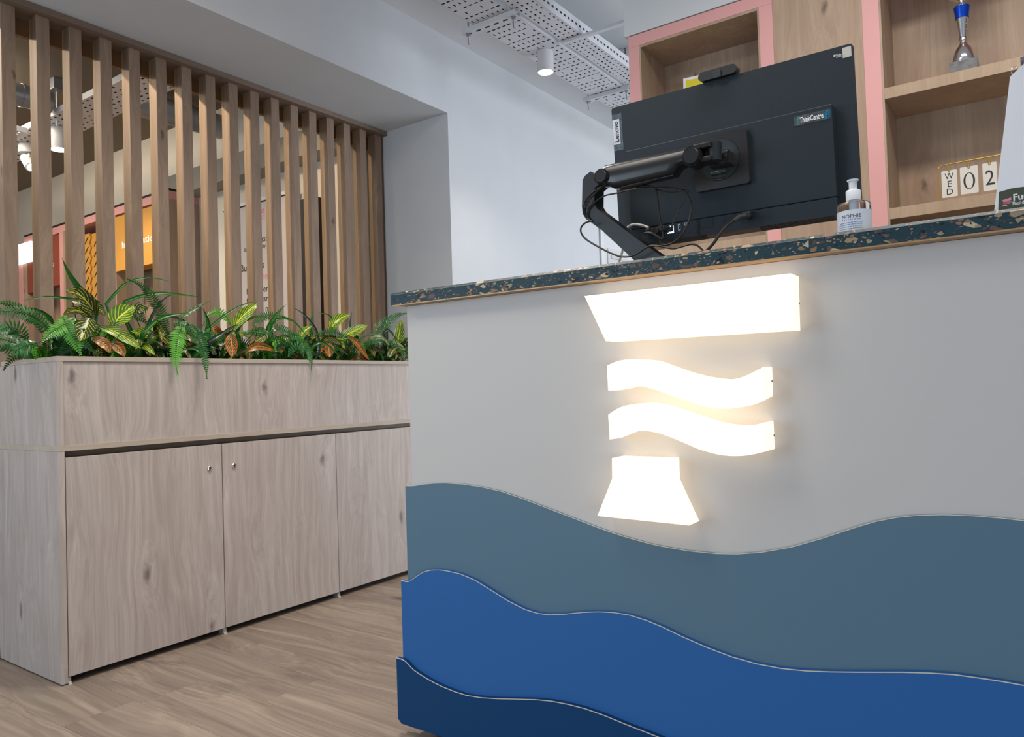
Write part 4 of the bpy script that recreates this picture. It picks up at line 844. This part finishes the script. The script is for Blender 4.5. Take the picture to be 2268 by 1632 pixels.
strut(2.640, -2.085, -1.790, 2.478, 'slotted channel bar on rods under the wide tray, nearest the camera')
strut(3.700, -2.065, -1.780, 2.478, 'slotted channel bar on rods under the wide tray, beside the shelving')
strut(4.760, -2.065, -1.660, 2.478, 'farthest slotted channel bar under the trays, beyond the shelving')
br = thing('cross_rail', 'plain grey rail running from the cable tray towards the shelving bulkhead', 'rail', (-1.6, 3.03, 2.49))
part(MB().box(-1.80, -1.245, 3.015, 3.040, 2.490, 2.5035, c=.001), 'rail_bar', STEEL, br)
part(MB().tube([(-1.30, 3.0275, 2.503), (-1.30, 3.0275, ZC-.001)], .004, 8), 'threaded_rod', STEEL, br)
hg = thing('duct_bracket', 'grey double bracket frame holding the far end of the trays beside the pink edge', 'bracket', (-1.70, 3.78, 2.6))
part(MB().box(-1.81, -1.50, 3.76, 3.79, 2.600, 2.622, c=.001), 'channel_bar', GALV, hg)
part(MB().box(-1.81, -1.50, 3.76, 3.79, 2.520, 2.540, c=.001), 'channel_bar', GALV, hg)
for x in (-1.79, -1.55): part(MB().tube([(x, 3.775, 2.44), (x, 3.775, ZC-.001)], .004, 8), 'threaded_rod', GALV, hg)

def downlight(name, label, x, y, z0, z1, r, group=None):
    l = thing(name, label, 'ceiling light', (x, y, z1), group)
    lpart(MB().lathe([(0, 0), (r, 0), (r, z0-z1+.030), (r*.995, z0-z1+.028), (r*.995, z0-z1), (r*.90, z0-z1), (r*.88, z0-z1+.006)], n=36), 'lamp_housing', LAMPW, l)
    lpart(MB().lathe([(0, z0-z1+.0015), (r*.90, z0-z1+.0015)], n=36), 'lit_lens', LAMPE, l)
    return l
downlight('surface_downlight', 'white cylinder downlight glowing under the wide cable tray', -1.917, 3.055, 2.398, 2.4985, .040)

# side room services, seen between the slats
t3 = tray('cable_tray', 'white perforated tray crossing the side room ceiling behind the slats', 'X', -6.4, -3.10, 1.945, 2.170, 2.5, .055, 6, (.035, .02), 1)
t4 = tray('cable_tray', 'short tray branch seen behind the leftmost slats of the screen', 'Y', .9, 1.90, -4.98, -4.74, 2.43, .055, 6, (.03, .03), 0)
db = thing('round_duct', 'grey round ventilation duct high behind the leftmost slats', 'duct', (-4.46, 1.3, 2.6))
part(MB().tube([(-4.52, .2, 2.56), (-4.52, 1.92, 2.56)], .062, 28), 'duct_pipe', GALV, db)
for y in (.7, 1.30, 1.78): part(MB().tube([(-4.52, y-.01, 2.56), (-4.52, y+.01, 2.56)], .065, 28), 'joint_collar', GALV, db)
dc = thing('round_duct', 'grey round duct entering the side room wall behind the middle slats', 'duct', (-4.1, 2.5, 2.6))
part(MB().tube([(-4.27, 2.22, 2.61), (-4.27, 2.8335, 2.61)], .075, 28), 'duct_pipe', GALV, dc)
for y in (2.42, 2.62): part(MB().tube([(-4.27, y-.010, 2.61), (-4.27, y+.010, 2.61)], .079, 28), 'joint_collar', GALV, dc)
hr = thing('tray_hanger', 'grey rod and ceiling cleat holding the side room tray', 'bracket', (-4.60, 1.99, 2.5), 'side room tray hangers')
part(MB().tube([(-4.585, 1.985, 2.46), (-4.585, 1.985, 2.729)], .006, 8), 'threaded_rod', STEEL, hr)
part(MB().box(-4.64, -4.54, 1.95, 2.02, 2.665, 2.7295, c=.004), 'ceiling_cleat', GALV, hr)
downlight('surface_downlight', 'lit white cylinder lamp under the side room tray, second gap from the left', -4.733, 2.06, 2.372, 2.4985, .056)
sp2 = thing('swivel_spotlight', 'small white swivel spotlight in the leftmost gap of the slats', 'spotlight', (-5.17, 2.06, 2.4985))
lpart(MB().lathe([(0, 0), (.050, 0), (.050, -.055), (0, -.055)], n=28), 'lamp_base', LAMPW, sp2)
lpart(MB().tube([(0.02, 0, -.055), (.03, 0, -.085)], .008, 8), 'swivel_neck', LAMPW, sp2)
lpart(MB().tube([(-.02, 0, -.080), (.055, 0, -.155)], .034, 20), 'lamp_head', LAMPW, sp2)
lpart(MB().tube([(.0551, 0, -.1551), (.0561, 0, -.1561)], .024, 20), 'lit_lens', LAMPE, sp2)
ll = thing('linear_ceiling_light', 'short bright strip light at the top of the seventh gap between the slats', 'ceiling light', (-3.95, 2.46, 2.72))
part(MB().box(-3.97, -3.93, 2.40, 2.50, 2.700, 2.7295, c=.001), 'lamp_housing', LAMPW, ll)
part(MB().box(-3.966, -3.934, 2.405, 2.495, 2.6985, 2.6999), 'lit_lens', LAMPE, ll)

# pink framed display wall of the side room
du = thing('display_wall', 'pink framed oak display wall in the side room behind the slats', 'shelving', (-5.5, 2.7, 0))
YF, YK = 2.62, 2.8335
part(MB().box(-6.66, -4.5276, YF, YK, 2.1500, 2.2030, c=.0005), 'pink_top_rail', PINK, du)
part(MB().box(-6.66, -4.5276, YF, YK, 2.2032, 2.2180), 'black_capping', DARK, du)
part(MB().box(-4.5706, -4.5276, YF, YK, 0, 2.1498), 'end_panel', SHELF, du)
for x0, x1 in ((-6.0485, -5.9900), (-6.7750, -6.6920)):
    part(MB().box(x0, x1, YF, YK, 0, 2.1498 if x0 > -6.5 else 1.985, c=.0005), 'pink_upright', PINK, du)
part(MB().box(-6.69, -4.571, YK-.012, YK-.001, 0, 2.149), 'back_panel', SHELF, du)
part(MB().box(-5.9898, -5.9600, YF+.001, YK-.013, 0, 2.149), 'oak_lining', SHELF, du)
part(MB().box(-5.2600, -5.2080, YF+.001, YK-.013, 0, 2.149), 'oak_lining', SHELF, du)
part(MB().box(-6.69, -6.60, YF+.001, YK-.013, 0, 1.985), 'oak_lining', SHELF, du)
for z1 in (1.05, .55):
    part(MB().box(-5.9598, -5.2602, YF, YK-.013, z1-.03, z1), 'shelf_board', SHELFX, du)
    part(MB().box(-5.2078, -4.5708, YF, YK-.013, z1-.03, z1), 'shelf_board', SHELFX, du)
part(MB().box(-6.42, -6.0490, YF-.004, YF+.06, 1.7530, 2.1430, c=.001), 'rust_sign_panel', RUST, du)
part(MB().box(-6.599, -6.48, YF-.004, YF+.06, 1.7400, 1.984, c=.001), 'rust_sign_panel', RUST, du)
part(MB().box(-5.2030, -4.5715, YF-.004, YF+.10, 1.7547, 2.1335, c=.001), 'ochre_sign_panel', OCHRE, du)
tx = text_mb('Information', .066, ext=.0003, bold=.0012); wd = max(v[0] for v in tx.v)
moved(tx, lambda v: Vector((-5.118+v.x*(.455/wd), YF-.0045+v.y, 1.905+v.z))); part(tx, 'printed_text', WINK, du)
tx = text_mb('s', .060, ext=.0003, bold=.0012); moved(tx, lambda v: Vector((-6.160+v.x, YF-.0045+v.y, 1.905+v.z))); part(tx, 'printed_text', WINK, du)
hx = 0.058
for r_ in range(11):
    for c_ in range(5):
        xc = -5.88+c_*.135; zc = 2.03-r_*.075+(0.0375 if c_ % 2 else 0)
        P_ = [(xc-.066, zc), (xc-.045, zc+.037), (xc+.045, zc+.037), (xc+.066, zc), (xc+.045, zc-.037), (xc-.045, zc-.037)]
        if zc > 2.08: continue
        o = part(MB().prism([(a, b) for a, b in P_][::-1], YF+.055, YF+.062+.004*((r_*3+c_) % 3), 'Y'), 'hexagon_tile', OCHRE, du)
        part(MB().prism([(xc-.020, zc-.030), (xc-.012, zc-.036), (xc+.036, zc+.010), (xc+.028, zc+.016)][::-1], YF+.0535, YF+.0549, 'Y'), 'tile_slot', DARK, o)
part(MB().box(-5.9598, -5.2602, YF+.07, YF+.075, 1.10, 2.10), 'tile_backing', OCHRE, du)
lt = thing('light_panel', 'small bright rectangular light panel beyond the leftmost gap of the slats', 'light', (-6.63, 2.72, 1.99))
part(MB().box(-6.80, -6.50, 2.60, 2.619, 1.9880, 2.1480), 'lit_face', LITP, lt)

# roll-up banner
bn = thing('roll_up_banner', 'tall white roll-up banner with dark text and pink emblem behind the slats', 'banner', (-3.85, 2.78, 0))
BX0, BX1, BY = -4.170, -3.490, 2.78
part(MB().box(BX0, BX1, BY, BY+.002, .08, 2.030), 'banner_sheet', mat('banner_sheet_print', (.60, .56, .56), .6), bn)
part(MB().box(BX0-.005, BX1+.005, BY-.006, BY+.010, 2.030, 2.036), 'top_rail_line', DARK, bn)
part(MB().box(BX0-.005, BX1+.005, BY-.006, BY+.010, 2.036, 2.056, c=.001), 'top_rail', PAPER, bn)
part(MB().box(BX0-.02, BX1+.02, BY-.08, BY+.03, 0, .08, c=.006), 'banner_base', GALV, bn)
def btext(body, size, x, z, m, bold=.0006, sx=1.0):
    t_ = text_mb(body, size, ext=.0003, bold=bold, align='LEFT', sx=sx); moved(t_, lambda v: Vector((x+v.x, BY-.0006+v.y, z+v.z))); part(t_, 'printed_text', m, bn)
mini_logo(-3.850, 1.905, .088, BY-.0004, PINKP, bn)
btext('Furness', .060, -3.922, 1.790, INK)
btext('Building Society', .034, -3.975, 1.754, INK, .0002)
btext('Building s', .062, -4.014, 1.632, INK)
btext('ne', .062, -3.806, 1.564, PINKP)
btext('f', .056, -3.957, 1.488, INK, .0003); btext('er', .056, -3.792, 1.488, INK, .0003)
btext('f', .056, -3.957, 1.430, INK, .0003); btext('ar', .056, -3.792, 1.430, INK, .0003)
btext('n', .056, -3.775, 1.368, INK, .0003)
dk = thing('dark_column', 'tall narrow dark panel behind the slats, right of the banner', 'panel', (-3.42, 2.79, 0))
part(MB().box(-3.475, -3.30, 2.775, 2.8335, 0, 1.98, c=.001), 'panel_body', KICK, dk)

# ------------------------------------------------------------------ planter greenery
FERN_D = mat('fern_green', (.012, .090, .009), .30, var=.5, vscale=25)
FERN_B = mat('fern_bright_green', (.06, .26, .010), .35, var=.35, vscale=25)
FERN_G = mat('fern_glossy_green', (.014, .11, .022), .2, var=.5, vscale=40)
CROT = [leafmat('croton_dark', (.018, .035, .010), (.50, .46, .02), (.012, .045, .010), 7, .62, blotch=.2),
        leafmat('croton_lime', (.055, .15, .008), (.70, .68, .03), (.10, .20, .01), 7, .66, blotch=.5),
        leafmat('croton_orange', (.045, .05, .008), (.75, .30, .05), (.50, .085, .02), 8, .70, blotch=.6)]
STRAPM = [leafmat('strap_green', (.014, .105, .008), (.06, .24, .02), (.010, .075, .006), 0, 0, .25),
          leafmat('strap_dark', (.014, .035, .022), (.05, .09, .06), (.012, .03, .02), 0, 0, .22)]
STEM = mat('plant_stem', (.03, .08, .01), .5)
prng = random.Random(21)
def resample(pts, n):
    P_ = [Vector(p) for p in dense_open([tuple(p) for p in pts], 6)]
    d_ = [0]
    for a, b in zip(P_, P_[1:]): d_.append(d_[-1]+(b-a).length)
    out = []; j = 0
    for i in range(n+1):
        s_ = d_[-1]*i/n
        while j < len(d_)-2 and d_[j+1] < s_: j += 1
        k = (s_-d_[j])/max(1e-9, d_[j+1]-d_[j]); out.append(P_[j].lerp(P_[j+1], min(1, k)))
    return out, d_[-1]
VIEW = Vector((.80, -.52, .18)).normalized()
def frames(P_, roll):
    fr = []
    for i, p in enumerate(P_):
        t = (P_[min(i+1, len(P_)-1)]-P_[max(i-1, 0)]).normalized()
        s_ = t.cross(VIEW)
        if s_.length < .15: s_ = t.cross(Vector((0, 0, 1)))
        s_.normalize()
        if fr and s_.dot(fr[-1][1]) < 0: s_ = -s_
        nrm = s_.cross(t).normalized()
        c_, q = math.cos(roll), math.sin(roll)
        fr.append((t, s_)) if False else fr.append((t, (c_*s_+q*nrm), (-q*s_+c_*nrm)))
    return fr
def blade(pts, w, m, name, parent, kind='croton', roll=0.0, stalk=None):
    n = 12; P_, Ln = resample(pts, n); fr = frames(P_, roll)
    vs_ = []; uv = []; fs_ = []
    for i, (p, (t, s_, nn)) in enumerate(zip(P_, fr)):
        u = i/n
        if kind == 'croton': f = (math.sin(math.pi*min(1, (u*.93+.05)))**.75)*(1.0-.25*u)*1.05
        else: f = min(1, .45+u*2.2)*(1-max(0, (u-.55)/.45)**1.8)
        if i == n: f = .02
        for k in range(5):
            v = k/4-.5
            z_ = (abs(v)*2)**1.3*.20*w*f*(1 if kind == 'croton' else 1.5)
            wob = .05*w*math.sin(u*14+k) if kind == 'croton' and k in (0, 4) else 0
            vs_.append(p+s_*(v*w*f)+nn*(z_+wob)); uv.append((u, k/4))
    for i in range(n):
        for k in range(4): fs_.append((i*5+k, i*5+k+1, (i+1)*5+k+1, (i+1)*5+k))
    mb = MB().add(vs_, fs_, 0, True, uv)
    if stalk is not None:
        a = Vector(stalk); b = P_[0]
        mb.tube([a, a.lerp(b, .5)+Vector((0, 0, .02)), b, P_[2]], .0018, 5, mi=1, caps=False)
    return part(mb, name, [m, STEM], parent, fix=False)
def frond(pts, w, m, name, parent, roll=0.0, stalk=None):
    L0 = sum((Vector(b)-Vector(a)).length for a, b in zip(pts, pts[1:]))
    n = max(12, int(L0/.0080)); P_, Ln = resample(pts, n); fr = frames(P_, roll)
    mb = MB(); vs_ = []; fs_ = []
    for i, (p, (t, s_, nn)) in enumerate(zip(P_, fr)):
        u = i/n; f = max(.16, min(1, .35+u*2.6)*(1-max(0, (u-.35)/.65)**1.7))
        ln_ = w*.62*f
        for sd in (-1, 1):
            jit = prng.uniform(.88, 1.1); tw = prng.uniform(-.12, .12)
            d_ = (s_*sd+t*(.30+.12*u)-nn*(.18+tw)).normalized(); b_ = Ln/n*.60
            e = p+d_*ln_*jit; hw = t*b_*.5
            k = len(vs_)
            vs_ += [p-hw, p+hw, p+d_*ln_*jit*.55+hw*1.35-nn*ln_*.02, e+hw*.25, e-hw*.3, p+d_*ln_*jit*.5-hw*1.35+nn*ln_*.05]
            fs_ += [(k, k+1, k+2, k+5), (k+5, k+2, k+3, k+4)]
    mb.add(vs_, fs_, 0, False)
    mb.tube(P_, .0011, 5, mi=1, caps=False)
    if stalk is not None:
        a = Vector(stalk); b = P_[0]; mb.tube([a, a.lerp(b, .5)+Vector((0, 0, .02)), b], .0014, 5, mi=1, caps=False)
    return part(mb, name, [m, STEM], parent, fix=False)
NAMES = ['leftmost', 'second', 'third', 'fourth', 'fifth', 'sixth', 'rightmost']
def plants(name, cat, kind_label, ybins, heroes, build, filler, group):
    roots = []
    for i, y in enumerate(ybins):
        lab = kind_label(i, len(ybins))
        roots.append(thing(name, lab, cat, (-2.68+(.03 if i % 2 else -.03), y, .962), group))
    for h in heroes:
        ym = sum(p[1] for p in h[0])/len(h[0])
        i = min(range(len(ybins)), key=lambda k: abs(ybins[k]-ym))
        r = roots[i]; build(h, r, Vector(r.location))
    for r in roots: filler(r, Vector(r.location))
    return roots
def clampx(p): return Vector((min(max(p.x, -2.900), -2.44), max(p.y, 1.03), p.z)) if p.z < 1.02 else Vector((max(p.x, -2.905), min(p.y, 2.95), p.z))
def arc(base, az, reach, rise, droop, n=5):
    out = []
    for i in range(n):
        t = i/(n-1); rr = reach*t
        z_ = rise*math.sin(min(1, t*1.15)*math.pi*.55)-droop*t*t
        out.append(clampx(base+Vector((math.cos(az)*rr, math.sin(az)*rr, z_+.01))))
    return out
rimz = 1.012
def lift(pts):
    q = []
    for p in pts:
        if p.x > XW-.035 and p.x < XW+.02 and p.z < rimz+.006: p = Vector((XW+.022, p.y, p.z))
        if p.x > -2.89 and p.x < XW-.02 and p.y < 1.085 and p.z < rimz: p = Vector((p.x, p.y, rimz+.01))
        q.append(p)
    return q
# ferns
def fb(h, r, root):
    m = FERN_B if prng.random() < .3 else (FERN_G if prng.random() < .5 else FERN_D)
    frond(h[0], h[1], m, 'frond', r, prng.uniform(-.2, .2), root)
def ff(r, root):
    for k in range(16):
        az = k*2*math.pi/16+prng.uniform(-.25, .25)
        reach = prng.uniform(.13, .22); base = root+Vector((0, 0, .0))
        P_ = arc(base, az, reach, prng.uniform(.085, .175), prng.uniform(.02, .09))
        if math.cos(az) > .2: P_ = [Vector((min(p.x, XW-.03), p.y, p.z)) for p in P_]
        if math.cos(az) < -.3: P_ = [Vector((max(p.x, -2.86), p.y, p.z)) for p in P_]
        m = FERN_D if prng.random() < .75 else FERN_B
        frond(P_, prng.uniform(.034, .050), m, 'frond', r, prng.uniform(-.6, .6))
fern_y = [1.13, 1.36, 1.62, 1.93, 2.26, 2.58]
plants('potted_fern', 'fern', lambda i, n: ['leftmost green sword fern spilling over the near corner of the planter', 'green sword fern left of the first hanging fronds, second from the left',
       'green sword fern whose long fronds hang over the planter front', 'green sword fern in the middle of the planter, above the second door',
       'green sword fern with one short frond hanging over the rim, third from the desk', 'bright green sword fern nearest the reception desk'][i], fern_y, FERN, fb, ff, 'sword ferns in the planter')
def cb2(h, r, root):
    blade(h[0], h[1], CROT[h[2]], 'leaf', r, 'croton', prng.uniform(-.25, .25), root)
def cf(r, root):
    for k in range(15):
        az = prng.uniform(0, 2*math.pi); c0 = root+Vector((prng.uniform(-.06, .10), prng.uniform(-.12, .12), prng.uniform(.045, .15)))
        if c0.x > -2.52: c0.x = -2.52
        L_ = prng.uniform(.07, .11)
        P_ = [clampx(c0+Vector((math.cos(az)*L_*t, math.sin(az)*L_*t, .03*math.sin(t*2.6)-.03*t*t))) for t in (0, .33, .66, 1)]
        P_ = [Vector((min(p.x, XW-.005), p.y, p.z)) for p in P_]
        q = prng.random(); m = CROT[0] if q < .5 else CROT[1] if q < .72 else CROT[2]
        blade(P_, prng.uniform(.028, .045), m, 'leaf', r, 'croton', prng.uniform(-.9, .9), root)
crot_y = [1.25, 1.47, 1.80, 2.12, 2.42, 2.72]
plants('croton_plant', 'plant', lambda i, n: ['yellow veined croton, leftmost of the broad leaved plants', 'croton with the large round lime leaf, second from the left',
       'dark croton with orange leaves beside the hanging fern fronds', 'croton with a tall upright yellow ribbed leaf in the planter middle', 'bright lime croton standing highest near the right end of the planter', 'olive croton half hidden by the desk edge'][i],
       crot_y, CROTON, cb2, cf, 'crotons in the planter')
def sb2(h, r, root):
    m = STRAPM[1] if prng.random() < .3 else STRAPM[0]
    P_ = list(h[0])
    b0 = Vector(P_[0]); rr = root.lerp(b0, .35); rr.z = .97
    blade([tuple(rr)]+P_, h[1]*.9, m, 'leaf', r, 'strap', prng.uniform(-.2, .2))
def sf(r, root):
    for k in range(13):
        az = prng.uniform(0, 2*math.pi)
        P_ = arc(root, az, prng.uniform(.10, .20), prng.uniform(.11, .20), prng.uniform(0, .10))
        P_ = [Vector((min(p.x, XW-.01), p.y, p.z)) for p in P_]
        blade(P_, prng.uniform(.010, .018), STRAPM[1] if prng.random() < .4 else STRAPM[0], 'leaf', r, 'strap', prng.uniform(-.7, .7))
strap_y = [1.20, 1.52, 1.76, 2.05, 2.34, 2.68]
plants('strap_leaf_plant', 'plant', lambda i, n: ['grassy plant with one long blade standing tall above the left of the planter', 'grassy plant with thin arching blades behind the round lime leaf',
       'strap leaved plant with a wide upright blade above the first door gap', 'strap leaved plant with one curved blade in the planter middle', 'strap leaved plant with thin dark blades right of the planter middle', 'strap leaved plant nearest the reception desk'][i],
       strap_y, STRAP, sb2, sf, 'strap leaved plants in the planter')
